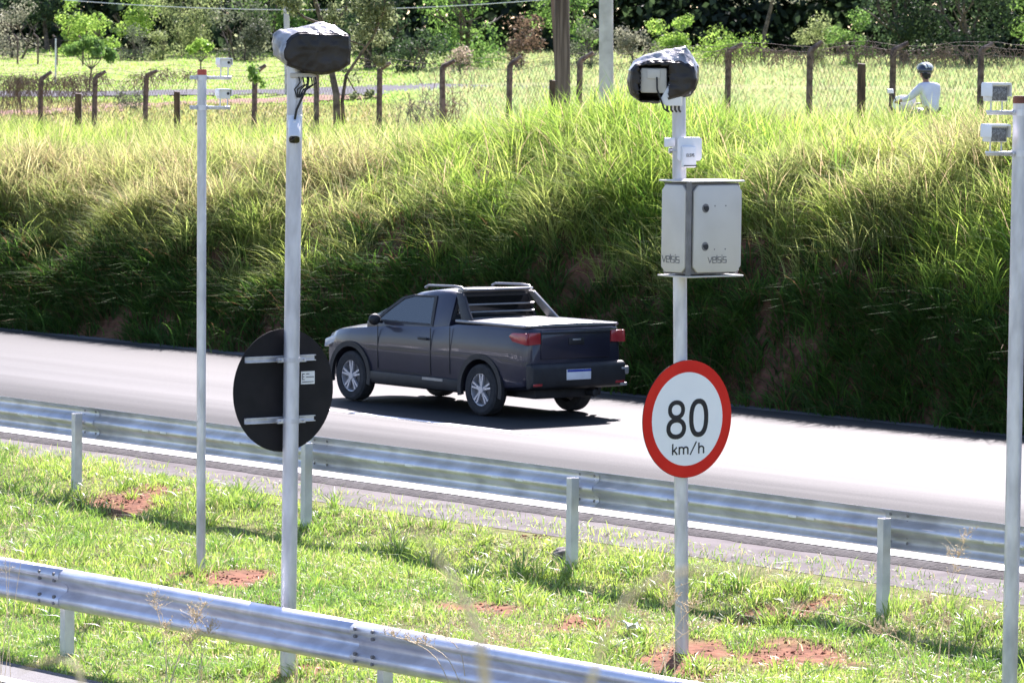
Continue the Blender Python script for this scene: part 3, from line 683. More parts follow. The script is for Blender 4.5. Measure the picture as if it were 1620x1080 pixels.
for (x_, z_) in ((.09, .53), (.09, .2), (-.02, .2), (-.02, .53)): sc.disc((cx_+x_, z_), .006, yd-.002, yd+.001, 10)
sc.build('screw_caps', M['gasket'], door)
lp = MB(); lp.prism([(cy_-.002+p, ch/2+q) for p, q in panel_poly(B_-.07, ch-.05, .04)], 0, cx_-A/2-.006, cx_-A/2+.02)
lpo = lp.build('side_panel', M['cab'], cbn, .007)
MB().box((cx_+A/2-.02, cy_, ch/2), (.02, B_-.07, ch-.06)).build('side_panel', M['cab'], cbn, .006)
# posts of the frame at the corners show between the panels
MB().tube([(cx_-A/2+.012, cy_-B_/2+.012, .005), (cx_-A/2+.012, cy_-B_/2+.012, ch-.005)], .020, 16).build('corner_post', M['gasket'], cbn)
MB().box((cx_, cy_, ch+.004), (A+.004, B_+.012, .014)).build('roof', M['cab'], cbn, .005)
MB().box((cx_, cy_, -.006), (A+.004, B_+.012, .012)).build('base_tray', M['cab'], cbn, .004)
def velsis(mb, x0, z0, sc_, y):
    w_ = .0060*sc_
    g = lambda L, dx: [(x0+(a+dx)*sc_, z0+b*sc_) for a, b in L]
    h = .05
    mb.stroke(g([(0, h), (.024, 0), (.048, h)], 0), w_, y)
    mb.stroke(g([(0, h*.5), (.038, h*.5), (.038, h), (0, h), (0, 0), (.036, 0)], .056), w_, y-.0005)
    mb.stroke(g([(0, h*1.32), (0, 0)], .106), w_, y)
    mb.stroke(g([(.034, h), (0, h), (0, h*.5), (.034, h*.5), (.034, 0), (0, 0)], .118), w_, y-.0005)
    mb.stroke(g([(0, h), (0, 0)], .166), w_, y); mb.stroke(g([(0, h*1.35), (0, h*1.2)], .166), w_, y)
    mb.stroke(g([(.036, h), (0, h), (0, h*.5), (.036, h*.5), (.036, 0), (0, 0)], .18), w_, y-.0005)
vm = MB(); velsis(vm, cx_-.085, .098, .86, yd-.001); vm.build('lettering', M['greyink'], door, smooth=False)
vm = MB(); velsis(vm, 0, .098, .92, -.001)
for p_ in range(len(vm.v)):
    a_, b_, c_ = vm.v[p_]; vm.v[p_] = (cx_-A/2-.006+b_, cy_+.120-a_*1.0, c_)
vm.build('lettering', M['greyink'], lpo, smooth=False)
st_ = MB()
for z_ in (.12, .58): st_.box((0, -.06, z_), (.16, .05, .03)); st_.box((0, .056, z_), (.15, .008, .03))
st_.build('pole_strap', M['galv'], cbn)

# ------------------------------------------------------------------ flat antenna above the cabinet
an = on_pole(pc0, pc1, 1075, 250)
ant = thing('antenna', an, 'white plastic reader antenna on a clear plate between the cabinet and the bagged radar', 'antenna', rz=RZ)
pp = [(.02+p, .075+q) for p, q in panel_poly(.245, .18, .018)]
MB().prism(pp, 1, -.098, -.092).build('mounting_plate', M['white'], ant, .002)
MB().box((-.005, -.115, .015), (.135, .034, .165)).build('housing', M['white'], ant, .012)
MB().box((-.005, -.1325, -.052), (.128, .004, .008)).build('dark_band', M['black'], ant)
MB().box((-.12, -.02, .125), (.10, .015, .07)).build('side_plate', M['white'], ant, .004)
b_ = MB(); b_.box((0, -.073, .06), (.07, .05, .04)); b_.box((0, .056, .06), (.12, .01, .04)); b_.tube([(.055, -.08, .06), (.055, .065, .06)], .006, 8); b_.tube([(-.056, -.08, .06), (-.056, .065, .06)], .006, 8); b_.build('clamp', M['galv'], ant)
el = MB(); q = .0042; y_ = -.133; E0 = lambda L, dx: [(-.042+a+dx, .018+b) for a, b in L]
h_ = .020
el.stroke(E0([(.010, 0), (0, 0), (0, h_), (.010, h_)], 0), q, y_); el.stroke(E0([(0, h_/2), (.009, h_/2)], 0), q, y_-.0006)
el.stroke(E0([(0, h_), (0, 0), (.010, 0)], .0165), q, y_)
for dx in (.032, .064): el.stroke(E0([(.011, h_), (0, h_), (0, h_/2), (.011, h_/2), (.011, 0), (0, 0)], dx), q, y_)
el.stroke(E0([(0, h_), (.006, h_/2), (.012, h_)], .048), q, y_); el.stroke(E0([(.006, h_/2), (.006, 0)], .048), q, y_-.0006)
el.build('lettering', M['greyink'], ant, smooth=False)

# ------------------------------------------------------------------ bagged radar heads
def bag(root, full, front, ctr, ppm, depth, seed, cut=None, sheen_left=False, N=96):
    # full and front: outlines across and up, in metres, of the bag's widest section and of its front face
    def resample(P):
        P = [Vector(((x-ctr[0])/ppm, (ctr[1]-y)/ppm)) for x, y in P]; L = [(P[(i+1) % len(P)]-P[i]).length for i in range(len(P))]; T = sum(L); out = []
        for k in range(N):
            d = T*k/N; i = 0
            while d > L[i]: d -= L[i]; i += 1
            out.append(P[i].lerp(P[(i+1) % len(P)], d/L[i]))
        return out
    A_, B2 = resample(full), resample(front); cA = sum(A_, Vector((0, 0)))/N; cB = sum(B2, Vector((0, 0)))/N
    keys = [(-1.0, 1, .02), (-.985, 1, .55), (-.95, 1, .93), (-.80, 1, 1.02), (-.45, .5, 1.0), (.0, 0, 1.0), (.5, 0, .97), (.88, .1, .82), (1.0, .2, .5), (1.01, .2, .02)]
    rings = []
    for (y0, m0, s0), (y1, m1, s1) in zip(keys[:-1], keys[1:]):
        for q in range(5): t = q/5; rings.append((y0+(y1-y0)*t, m0+(m1-m0)*t, s0+(s1-s0)*t))
    rings.append(keys[-1]); vs = []; fs = []
    for (y, m_, s_) in rings:
        for k in range(N):
            c_ = cA*(1-m_)+cB*m_; p = A_[k]*(1-m_)+B2[k]*m_; p = c_+(p-c_)*s_; vs.append(Vector((p.x, y*depth, p.y)))
    for r_ in range(len(rings)-1):
        for k in range(N): k2 = (k+1) % N; fs.append((r_*N+k, r_*N+k2, (r_+1)*N+k2, (r_+1)*N+k))
    bm = bmesh.new(); me = bpy.data.meshes.new('plastic_bag'); me.from_pydata([tuple(v) for v in vs], [], fs); bm.from_mesh(me)
    bmesh.ops.remove_doubles(bm, verts=bm.verts, dist=.001); bmesh.ops.recalc_face_normals(bm, faces=bm.faces); bm.normal_update()
    for v in bm.verts:                     # folds run down from the tied top
        q = v.co; f1 = abs(float(fbm(q.x*7+seed, q.z*5+q.y*9, 2))); f2 = abs(float(fbm(q.x*17+q.y*13+seed*2, q.z*12-q.y*6, 2))); f3 = float(fbm(q.x*4+q.y*4+seed, q.z*4, 2))
        fr = 1-.75*max(0, min(1, (-q.y/depth-.55)/.3)); v.co = q+v.normal*(.014*f3-.020*f1*fr-.016*f2+.006)
    bm.normal_update()
    if cut: bmesh.ops.delete(bm, geom=[f for f in bm.faces if cut(f.calc_center_median())], context='FACES')
    bm.to_mesh(me); me.set_sharp_from_angle(angle=R(24)) if False else None
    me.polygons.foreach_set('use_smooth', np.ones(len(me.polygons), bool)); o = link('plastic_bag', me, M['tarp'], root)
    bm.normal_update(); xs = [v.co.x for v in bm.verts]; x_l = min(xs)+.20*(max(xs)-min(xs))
    kill = [f for f in bm.faces if not ((f.normal.z > .30+.25*float(fbm(f.calc_center_median().x*6+seed, f.calc_center_median().y*6)) and f.calc_center_median().y > -.8*depth) or (sheen_left and f.calc_center_median().x < x_l+.05*float(fbm(f.calc_center_median().z*8, seed)) and f.normal.y > -.75))]
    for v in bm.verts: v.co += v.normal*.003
    bmesh.ops.delete(bm, geom=kill, context='FACES'); m2 = bpy.data.meshes.new('top_sheen'); bm.to_mesh(m2); bm.free(); m2.polygons.foreach_set('use_smooth', np.ones(len(m2.polygons), bool)); link('top_sheen', m2, M['silversheen'], o)  # grey skin painting the sky sheen over the bag's upward faces
    if cut: md = o.modifiers.new('t', 'SOLIDIFY'); md.thickness = .006; bake(o)
    return o
rb = at(494, 118, pb0.y-.02)
r1 = thing('bagged_radar', rb, 'radar fully wrapped in a black plastic bag, above the black sign back', 'radar', rz=R(4))
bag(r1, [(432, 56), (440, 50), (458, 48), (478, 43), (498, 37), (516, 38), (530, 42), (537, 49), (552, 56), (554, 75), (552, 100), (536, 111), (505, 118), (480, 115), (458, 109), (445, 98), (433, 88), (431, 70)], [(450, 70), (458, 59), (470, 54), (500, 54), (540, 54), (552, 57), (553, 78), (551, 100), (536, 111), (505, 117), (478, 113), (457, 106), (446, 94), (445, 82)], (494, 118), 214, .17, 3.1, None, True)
MB().box((-.07, .02, -.008), (.19, .14, .035)).build('housing_base', M['beige'], r1, .006)
cb_ = MB()
for k in range(5):
    x_ = -.10+.03*k; MB().tube([(x_, -.06, -.02), (x_+.01, -.075, -.06-.015*(k % 2)), (x_-.03-.008*k, -.065, -.11), (-.11+.004*k, -.058, -.17)], .006, 6).build('cable', M['cable'], r1)
cb_.tube([(-.03, -.05, -.02), (-.035, -.07, -.08), (-.07, -.075, -.16), (-.115, -.07, -.26), (-.132, -.066, -.36)], .009, 8)
cb_.build('cable', M['cable'], r1)
rc = at(1047, 166, pc0.y-.02)
r2 = thing('bagged_radar', rc, 'half uncovered radar in a black plastic bag on the cabinet pole', 'radar', rz=R(-6))
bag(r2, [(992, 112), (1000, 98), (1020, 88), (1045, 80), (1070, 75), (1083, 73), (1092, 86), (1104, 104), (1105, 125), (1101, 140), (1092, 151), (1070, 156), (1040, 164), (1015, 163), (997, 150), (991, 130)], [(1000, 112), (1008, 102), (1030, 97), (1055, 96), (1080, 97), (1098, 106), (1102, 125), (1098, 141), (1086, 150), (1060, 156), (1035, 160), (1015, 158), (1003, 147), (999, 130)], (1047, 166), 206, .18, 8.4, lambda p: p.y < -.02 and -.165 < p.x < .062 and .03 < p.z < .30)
bx = MB(); bx.box((-.055, -.045, .185), (.20, .19, .19)); hs_ = bx.build('radar_housing', M['beige'], r2, .012)
MB().box((-.055, -.136, .235), (.10, .03, .075)).build('connector_box', M['cab'], hs_, .006)
v_ = MB()
for k in range(5): v_.box((-.152, -.132, .115+.035*k), (.018, .012, .016))
v_.build('vent_slots', M['gasket'], hs_, .003)
f_ = MB(); f_.prism([(-.01+p, q) for p, q in ((0, .03), (.08, .17), (.17, .17), (.17, -.005), (.05, -.005))], 1, -.15, .02); mt = f_.build('mount_bracket', M['white'], r2, .006)
cb_ = MB(); cb_.tube([(-.03, -.15, .21), (-.025, -.17, .12), (.0, -.165, .05), (.03, -.16, -.03), (.06, -.15, -.05)], .007, 8)
for k in range(4): MB().tube([(.05+.03*k, -.12, .0), (.05+.03*k, -.12, -.035), (.06+.03*k, -.10, -.05)], .008, 8).build('cable_gland', M['cable'], r2)
cb_.build('cable', M['cable'], r2)
cl_ = MB(); cl_.box((.13, -.06, .11), (.19, .03, .05)); cl_.box((.13, .065, .11), (.19, .02, .05)); cl_.tube([(.06, -.09, .11), (.06, .08, .11)], .009, 8); cl_.tube([(.205, -.09, .11), (.205, .08, .11)], .009, 8); cl_.build('pole_clamp', M['galv'], r2)

# ------------------------------------------------------------------ bullet camera
bc = on_pole(pb0, pb1, 467, 192)
cm = thing('bullet_camera', bc, 'small white bullet camera hanging on the pole under the bagged radar', 'camera', rz=R(3))
MB().box((0, -.064, .0), (.11, .014, .10)).build('mounting_plate', M['white'], cm, .004)
hd = MB(); n_ = 24; Tc = Matrix.Translation((.0, -.085, -.02)) @ Matrix.Rotation(R(40), 4, 'X')
poly = [(.045*math.copysign(abs(math.cos(2*PI*i/n_))**.6, math.cos(2*PI*i/n_)), .040*math.copysign(abs(math.sin(2*PI*i/n_))**.6, math.sin(2*PI*i/n_))) for i in range(n_)]
vs = [(p, y_, q) for y_ in (.05, -.165) for p, q in poly]; hd.add(vs, [tuple(range(n_)), tuple(range(2*n_-1, n_-1, -1))]+[(i, i+n_, (i+1) % n_+n_, (i+1) % n_) for i in range(n_)], Tc)
ho = hd.build('housing', M['white'], cm, .006)
fd = MB(); vs = [(p*.86, y_, q*.84) for y_ in (-.163, -.169) for p, q in poly]; fd.add(vs, [tuple(range(n_)), tuple(range(2*n_-1, n_-1, -1))]+[(i, i+n_, (i+1) % n_+n_, (i+1) % n_) for i in range(n_)], Tc)
fd.build('lens_window', M['glassdark'], ho, .002)
cr = MB(); cr.tube([Tc @ Vector((0, -.02, .03)), (0, -.06, .02)], .018, 10); cr.build('arm', M['white'], cm)

# ------------------------------------------------------------------ small sensor boxes on arms
def sensor(pole_pt, dx, dz, side, label, group, back, sz, r, arm_px):
    # side = +1 arm runs right, -1 left; box stands on two rods at the arm's end
    t = thing('sensor_unit', pole_pt, label, 'sensor', group, rz=R(20))
    Lx = arm_px
    ar = MB(); ar.box((side*(r+Lx/2), -.02, 0), (Lx, .035, .018)); ar.box((side*(r+Lx/2), -.02, -.012), (Lx, .008, .02)); ar.build('arm', M['galv'], t, .003)
    c_ = MB()
    band(c_, (0, 0, -.005), r+.001, .045, .007)
    c_.box((-side*(r+.035), 0, -.005), (.07, .012, .035)); c_.tube([(-side*(r+.045), -.03, -.005), (-side*(r+.045), .03, -.005)], .007, 8); c_.tube([(side*(r+.02), -.05, -.005), (side*(r+.02), .03, -.005)], .008, 8)
    c_.build('pole_clamp', M['galv'], t)
    X, Z = side*dx, dz
    for k in (-1, 1): MB().tube([(X+k*sz[0]*.28, -.02, 0), (X+k*sz[0]*.28, -.02, Z-sz[2]/2+.01)], .006, 8).build('rod', M['galv'], t)
    bxo = MB().box((X, 0, Z), (sz[0]*.86, sz[1], sz[2]*.92)).build('housing', M['white'], t, .008)
    hd_ = MB(); hd_.prism([(X-sz[0]*.5, Z+sz[2]*.42), (X-sz[0]*.46, Z+sz[2]*.52), (X+sz[0]*.46, Z+sz[2]*.52), (X+sz[0]*.5, Z+sz[2]*.42), (X+sz[0]*.5, Z-sz[2]*.2), (X+sz[0]*.47, Z-sz[2]*.2), (X+sz[0]*.47, Z+sz[2]*.40), (X-sz[0]*.47, Z+sz[2]*.40), (X-sz[0]*.47, Z-sz[2]*.2), (X-sz[0]*.5, Z-sz[2]*.2)], 1, -sz[1]*.78, sz[1]*.55)
    hd_.build('hood', M['white'], t)
    if back: g_ = MB(); g_.disc((X+sz[0]*.25, Z+.005), .012, -sz[1]*.5-.006, -sz[1]*.5+.002, 14); g_.build('connector', M['black'], t)
    else: MB().box((X, -sz[1]*.5-.002, Z-.006), (sz[0]*.76, .006, sz[2]*.74)).build('filter_glass', M['specklegrey'], t, .002)
    return t
ga = 'sensor units on the slender pole'; gd = 'sensor units on the right edge pole'
sensor(on_pole(pa0, pa1, 318, 122), .20, .125, 1, 'upper white sensor box, level with the orange cap of the slender pole', ga, True, (.12, .10, .085), .041, .22)
sensor(on_pole(pa0, pa1, 318, 169), .195, .115, 1, 'lower white sensor box on the slender pole, below its orange cap', ga, True, (.12, .10, .09), .041, .21)
sensor(on_pole(pd0, pd1, 1612, 177), .20, .135, -1, 'upper white hooded sensor with grainy grey glass, beside the dark brown pole cap', gd, False, (.155, .13, .135), .055, .22)
sensor(on_pole(pd0, pd1, 1611, 241), .20, .135, -1, 'lower white hooded sensor with grainy grey glass, on the lower of two arms', gd, False, (.155, .13, .13), .055, .22)

# ------------------------------------------------------------------ pickup
tk = thing('pickup_truck', sw(41.74, 34.08, .010), 'dark blue grey pickup with a pale covered bed driving away on the highway', 'pickup truck', rz=RZ); tk.scale = (.92, .97, .965)
def loft(mb, stations):                    # station: (y, [(x,z)...] half profile from bottom centre to top centre)
    rows = []
    for (y, pr) in stations:
        full = [(x, y, z) for x, z in pr]+[(-x, y, z) for x, z in reversed(pr[1:-1])]
        rows.append(full)
    n = len(rows[0]); vs = [p for r_ in rows for p in r_]; fs = []
    for k in range(len(rows)-1):
        for i in range(n): j = (i+1) % n; fs.append((k*n+i, k*n+j, (k+1)*n+j, (k+1)*n+i))
    fs.append(tuple(range(n))); fs.append(tuple((len(rows)-1)*n+i for i in reversed(range(n))))
    return mb.add(vs, fs)
def sec(hw, zb, zt, cr=.02, sh=0.0):
    return [(0, zb), (hw-.12, zb), (hw-.035, zb+.05), (hw-.012, zb+.16), (hw-.004, .62+sh), (hw, .74+sh), (hw-.010, .86 if zt > .98 else zt-.10), (hw-.026, zt-.06), (hw-.055, zt-.015), (hw-.12, zt), (hw*.45, zt+cr*.8), (0, zt+cr)]
stn = [(3.46, sec(.52, .36, .72, .02, -.08)), (3.42, sec(.62, .30, .78, .03, -.06)), (3.30, sec(.73, .27, .855, .04, -.03)), (3.05, sec(.80, .27, .925, .045)), (2.74, sec(.83, .27, .96, .05)), (2.3, sec(.835, .27, 1.0, .04)), (1.9, sec(.835, .27, 1.035, .02)), (1.0, sec(.835, .27, 1.07, 0)), (.66, sec(.835, .27, 1.10, 0)), (.55, sec(.84, .27, 1.125, 0)), (0, sec(.845, .30, 1.14, 0)), (-.55, sec(.84, .34, 1.145, 0)), (-.78, sec(.825, .36, 1.145, 0)), (-.86, sec(.79, .38, 1.14, 0)), (-.89, sec(.74, .40, 1.12, 0))]
mb = loft(MB(), stn); body = mb.build('body', M['paint'], tk, ang=40)
def roofsec(hw, zt): return [(0, 1.0), (.76, 1.0), (.765, 1.06), (hw+.03, zt-.07), (hw-.01, zt-.025), (hw-.07, zt), (hw*.5, zt+.02), (0, zt+.028)]
def cabsec(hwb, zb, hwt, zt, y0, y1):      # slanted section: bottom at y0, top at y1
    pr = [(0, zb-.1), (hwb, zb-.1), (hwb, zb), (hwt+.025, zt-.055), (hwt-.005, zt-.02), (hwt-.06, zt), (hwt*.5, zt+.018), (0, zt+.024)]
    return [(x, y0+(y1-y0)*max(0, (z-zb))/(zt-zb), z) for x, z in pr]
cm_ = MB(); rows = []
for a_ in ((.775, 1.05, .58, 1.40, 2.42, 1.72), (.775, 1.05, .615, 1.475, 2.05, 1.50), (.778, 1.05, .63, 1.515, 1.4, 1.15), (.775, 1.08, .63, 1.515, .86, .84), (.765, 1.09, .615, 1.495, .72, .74)):
    pr = cabsec(*a_); rows.append(pr+[(-x, y, z) for x, y, z in reversed(pr[1:-1])])
n = len(rows[0]); vs = [p for r_ in rows for p in r_]; fs = []
for k in range(len(rows)-1):
    for i in range(n): j = (i+1) % n; fs.append((k*n+i, k*n+j, (k+1)*n+j, (k+1)*n+i))
fs += [tuple(range(n)), tuple((len(rows)-1)*n+i for i in reversed(range(n)))]
cm_.add(vs, fs); cabin = cm_.build('cab', M['paint'], tk, ang=40)
wc = MB(); wc.prism([(2.17, 1.085), (1.97, 1.23), (1.74, 1.37), (1.56, 1.41), (1.13, 1.42), (1.09, 1.085)], 0, -1.2, 1.2); wco = wc.build('cutter', M['trim'], tk, smooth=False)
md = cabin.modifiers.new('b', 'BOOLEAN'); md.object = wco; md.operation = 'DIFFERENCE'; md.solver = 'EXACT'; bake(cabin); bpy.data.objects.remove(wco); cabin.data.set_sharp_from_angle(angle=R(40))
for sd in (-1, 1):
    q_ = MB(); q_.box((sd*.36, 1.27, 1.14), (.46, .12, .13)); q_.box((sd*.36, 1.25, 1.265), (.24, .09, .15)); q_.build('seat', M['gasket'], tk, .03, 3)
q_ = MB(); q_.tube([(-.36+.17*math.cos(t_), 1.86-.06*math.sin(t_), 1.11+.16*math.sin(t_)) for t_ in np.linspace(0, PI, 12)], .016, 8); q_.build('steering_wheel', M['trim'], tk)
# wheel arches cut through the sides
cut = MB()
for y_ in (0, 2.70):
    for sd in (-1, 1): cut.tube([(sd*.56, y_, .335), (sd*1.1, y_, .335)], .385, 40)
co_ = cut.build('cutter', None or M['trim'], tk, smooth=False)
md = body.modifiers.new('b', 'BOOLEAN'); md.object = co_; md.operation = 'DIFFERENCE'; md.solver = 'EXACT'
bake(body); bpy.data.objects.remove(co_)
body.data.set_sharp_from_angle(angle=R(38))
# black lower cladding, arches, sills
for sd in (-1, 1):
    for y_ in (0, 2.70):
        ac = MB(); n_ = 22; vs = []
        for xo in (sd*.80, sd*.852):
            for r_ in (.375, .445):
                for i in range(n_+1):
                    t = R(-14+208*i/n_); vs.append((xo, y_+r_*math.cos(t), .335+r_*math.sin(t)))
        m1 = n_+1; fs = []
        for i in range(n_): fs += [(i, i+1, m1+i+1, m1+i), (2*m1+i, 3*m1+i, 3*m1+i+1, 2*m1+i+1), (m1+i, m1+i+1, 3*m1+i+1, 3*m1+i), (i, 2*m1+i, 2*m1+i+1, i+1)]
        ac.add(vs, fs).build('wheel_arch', M['trim'], tk)
    sill = MB(); sill.prism([(sd*.79, .25), (sd*.835, .27), (sd*.852, .33), (sd*.848, .42), (sd*.80, .43)], 1, .44, 2.27); so_ = sill.build('side_sill', M['trim'], tk, .006)
    MB().box((sd*.850, .95, .395), (.010, .42, .034)).build('sill_badge', M['silver'], so_)
    # door seams and handle
    sm = MB(); X = sd*.8345
    sm.box((X, 1.02, .74), (.006, .012, .60)); sm.box((X, 2.12, .74), (.006, .012, .56)); sm.box((X*1.0, 1.57, .445), (.006, 1.10, .010)); sm.box((sd*.838, .62, .78), (.006, .010, .60))
    absorb(body, sm, M['trim'])
    hb = MB(); hb.box((sd*.846, 1.17, .90), (.024, .19, .032)); hb.build('door_handle', M['trim'], tk, .008)
    # side glass lies on the sloping cab side
    def cp(y, z, o=.004):
        t = (z-1.05)/(1.49-1.05); x = .775+(.645-.775)*t; return (sd*(x+o), y, z)
    def pane(name, poly, m, o=.004, th=.004):
        k = len(poly); vs = [cp(y, z, o) for y, z in poly]+[cp(y, z, o-th) for y, z in poly]
        return MB().add(vs, [tuple(range(k)), tuple(range(2*k-1, k-1, -1))]+[(i, (i+1) % k, k+(i+1) % k, k+i) for i in range(k)]).build(name, m, tk, smooth=False)
    wf = MB(); o_ = [(2.26, 1.065), (2.04, 1.235), (1.78, 1.395), (1.575, 1.437), (1.08, 1.445), (1.035, 1.062)]; i_2 = [(2.17, 1.09), (1.97, 1.23), (1.74, 1.37), (1.56, 1.41), (1.13, 1.42), (1.09, 1.09)]; k_ = 6
    vs = [cp(y, z, .016) for y, z in o_]+[cp(y, z, .016) for y, z in i_2]+[cp(y, z, .0) for y, z in o_]+[cp(y, z, .0) for y, z in i_2]; fs = []
    for q in range(k_):
        j = (q+1) % k_; fs += [(q, j, k_+j, k_+q), (2*k_+q, 3*k_+q, 3*k_+j, 2*k_+j), (q, 2*k_+q, 2*k_+j, j), (k_+q, k_+j, 3*k_+j, 3*k_+q)]
    wf.add(vs, fs).build('window_frame', M['trim'], tk, smooth=False)
    gl = pane('side_window', [(2.17, 1.09), (1.97, 1.23), (1.74, 1.37), (1.56, 1.41), (1.13, 1.42), (1.09, 1.09)], M['carglass'], .008, .004)
    # mirror
    mr_ = MB(); mr_.ell((sd*.97, 2.02, 1.10), (.095, .055, .075), 16, 10); mo = mr_.build('wing_mirror', M['trim'], tk); MB().tube([(sd*.80, 2.08, 1.06), (sd*.92, 2.04, 1.08)], .022, 10).build('mirror_stalk', M['trim'], mo)
    # roof bar, sail pillar
    rb_ = MB(); rb_.tube([(sd*.575, 1.45, 1.53), (sd*.575, 1.38, 1.56), (sd*.575, .86, 1.575), (sd*.575, .70, 1.565), (sd*.575, .66, 1.535)], .016, 10); rb_.build('roof_bar', M['silver'], tk)
    sp = MB(); X0, X1 = sd*.70, sd*.745
    vs = []
    for t in (0, 1):
        for (xa, ya, za) in ((.600, .76, 1.505), (.600, .62, 1.50), (.745, .26, 1.15), (.745, .47, 1.15)): vs.append((sd*(xa+.045*t-.02), ya, za))
    sp.add(vs, [(0, 1, 2, 3), (7, 6, 5, 4), (0, 4, 5, 1), (1, 5, 6, 2), (2, 6, 7, 3), (3, 7, 4, 0)]).build('sport_bar', M['silver' if sd > 0 else 'trim'], tk, .008)  # silver bar; its left leg is coloured black to paint the shade there
    # lamps
    tl = MB(); tl.prism([(-.915, .93), (-.90, 1.085), (-.62, 1.07), (-.56, 1.03), (-.64, .965)], 0, sd*.785, sd*.848); tl.build('tail_lamp', M['redlens'], tk, .012)
    tl2 = MB(); tl2.prism([(sd*.60, .94), (sd*.60, 1.085), (sd*.80, 1.085), (sd*.80, .93)], 1, -.915, -.85); tl2.build('tail_lamp', M['redlens'], tk, .01)
    hl = MB(); hl.prism([(3.35, .66), (3.33, .77), (3.05, .86), (3.00, .82), (3.12, .74)], 0, sd*.60, sd*.775); hl.build('headlight', M['headlens'], tk, .015)
    rf = MB(); rf.box((sd*.70, -.975, .44), (.15, .012, .035)); rf.build('reflector_or_slot_light', M['redlens'], tk, .003)
# rear glass, roof visor, tailgate, bumper, plate
def rg(x, z, o): return (x, .73-o-.02*(z-1.09), z)
def rpane(name, poly, m, o, th, par=None):
    k = len(poly); vs = [rg(x, z, o) for x, z in poly]+[rg(x, z, o-th) for x, z in poly]
    return MB().add(vs, [tuple(range(k)), tuple(range(2*k-1, k-1, -1))]+[(i, (i+1) % k, k+(i+1) % k, k+i) for i in range(k)]).build(name, m, par or tk, smooth=False)
rpane('window_frame', [(-.72, 1.16), (.72, 1.16), (.60, 1.475), (-.60, 1.475)], M['trim'], .016, .014)
rw = rpane('rear_window', [(-.67, 1.19), (.67, 1.19), (.565, 1.445), (-.565, 1.445)], M['glassdark'], .022, .005)
gd_ = MB()
for z_ in (1.25, 1.345): MB().tube([(-.64, .668, z_), (.64, .668, z_)], .012, 8).build('guard_bar', M['silver'], tk)

MB().prism([(.80, 1.545), (.60, 1.555), (.585, 1.535), (.70, 1.50), (.80, 1.50)], 0, -.56, .56).build('roof_visor', M['silver'], tk, .006)
tg = MB(); tg.box((0, -.895, .93), (1.17, .03, .36)); tgo = tg.build('tailgate', M['paint'], tk, .012)
hbx = MB(); hbx.box((0, -.913, 1.075), (1.15, .02, .028)); hbx.build('tailgate_trim', M['trim'], tgo, .006)
MB().box((0, -.914, .965), (.26, .014, .085)).build('handle_recess', M['trim'], tgo, .006)
MB().box((0, -.922, .985), (.14, .012, .022)).build('handle', M['silver'], tgo, .004)
bp = MB(); bp.prism([(-.86, .36), (-.97, .40), (-.99, .50), (-.985, .66), (-.95, .70), (-.84, .70)], 0, -.80, .80); bpo = bp.build('rear_bumper', M['trim'], tk, .03, 3)
for sd in (1,): MB().box((sd*.78, -.962, .58), (.14, .05, .10)).build('bumper_glint', M['silver'], bpo, .012)  # silver boxes painting the sun glints on the right bumper end
for sd in (1,): MB().box((sd*.77, -.955, .405), (.12, .05, .04)).build('bumper_glint', M['silver'], bpo, .008)
pl = MB(); pl.box((-.02, -.993, .555), (.41, .012, .13)); plo = pl.build('number_plate', M['plate'], tk, .003)
MB().box((-.02, -1.0005, .603), (.40, .004, .028)).build('blue_band', M['plateblue'], plo)
# bed cover
tc_ = MB(); tc_.prism([(-.755, 1.145), (-.75, 1.17), (-.35, 1.188), (.35, 1.188), (.75, 1.17), (.755, 1.145)], 1, -.86, .62); tc_.build('bed_cover', M['tonneau'], tk, .008)
for sd in (-1, 1): MB().tube([(sd*.785, .55, 1.155), (sd*.79, 0, 1.158), (sd*.785, -.82, 1.158)], .018, 8).build('bed_rail', M['silver'], tk)
# windscreen
ws = MB(); vs = [(-.72, 2.425, 1.075), (.72, 2.425, 1.075), (.575, 1.80, 1.375), (-.575, 1.80, 1.375)]; vs2 = [(x, y+.012, z+.014) for x, y, z in vs]
ws.add(vs+vs2, [(3, 2, 1, 0), (4, 5, 6, 7), (0, 1, 5, 4), (1, 2, 6, 5), (2, 3, 7, 6), (3, 0, 4, 7)]).build('windscreen', M['carglass'], tk, smooth=False)
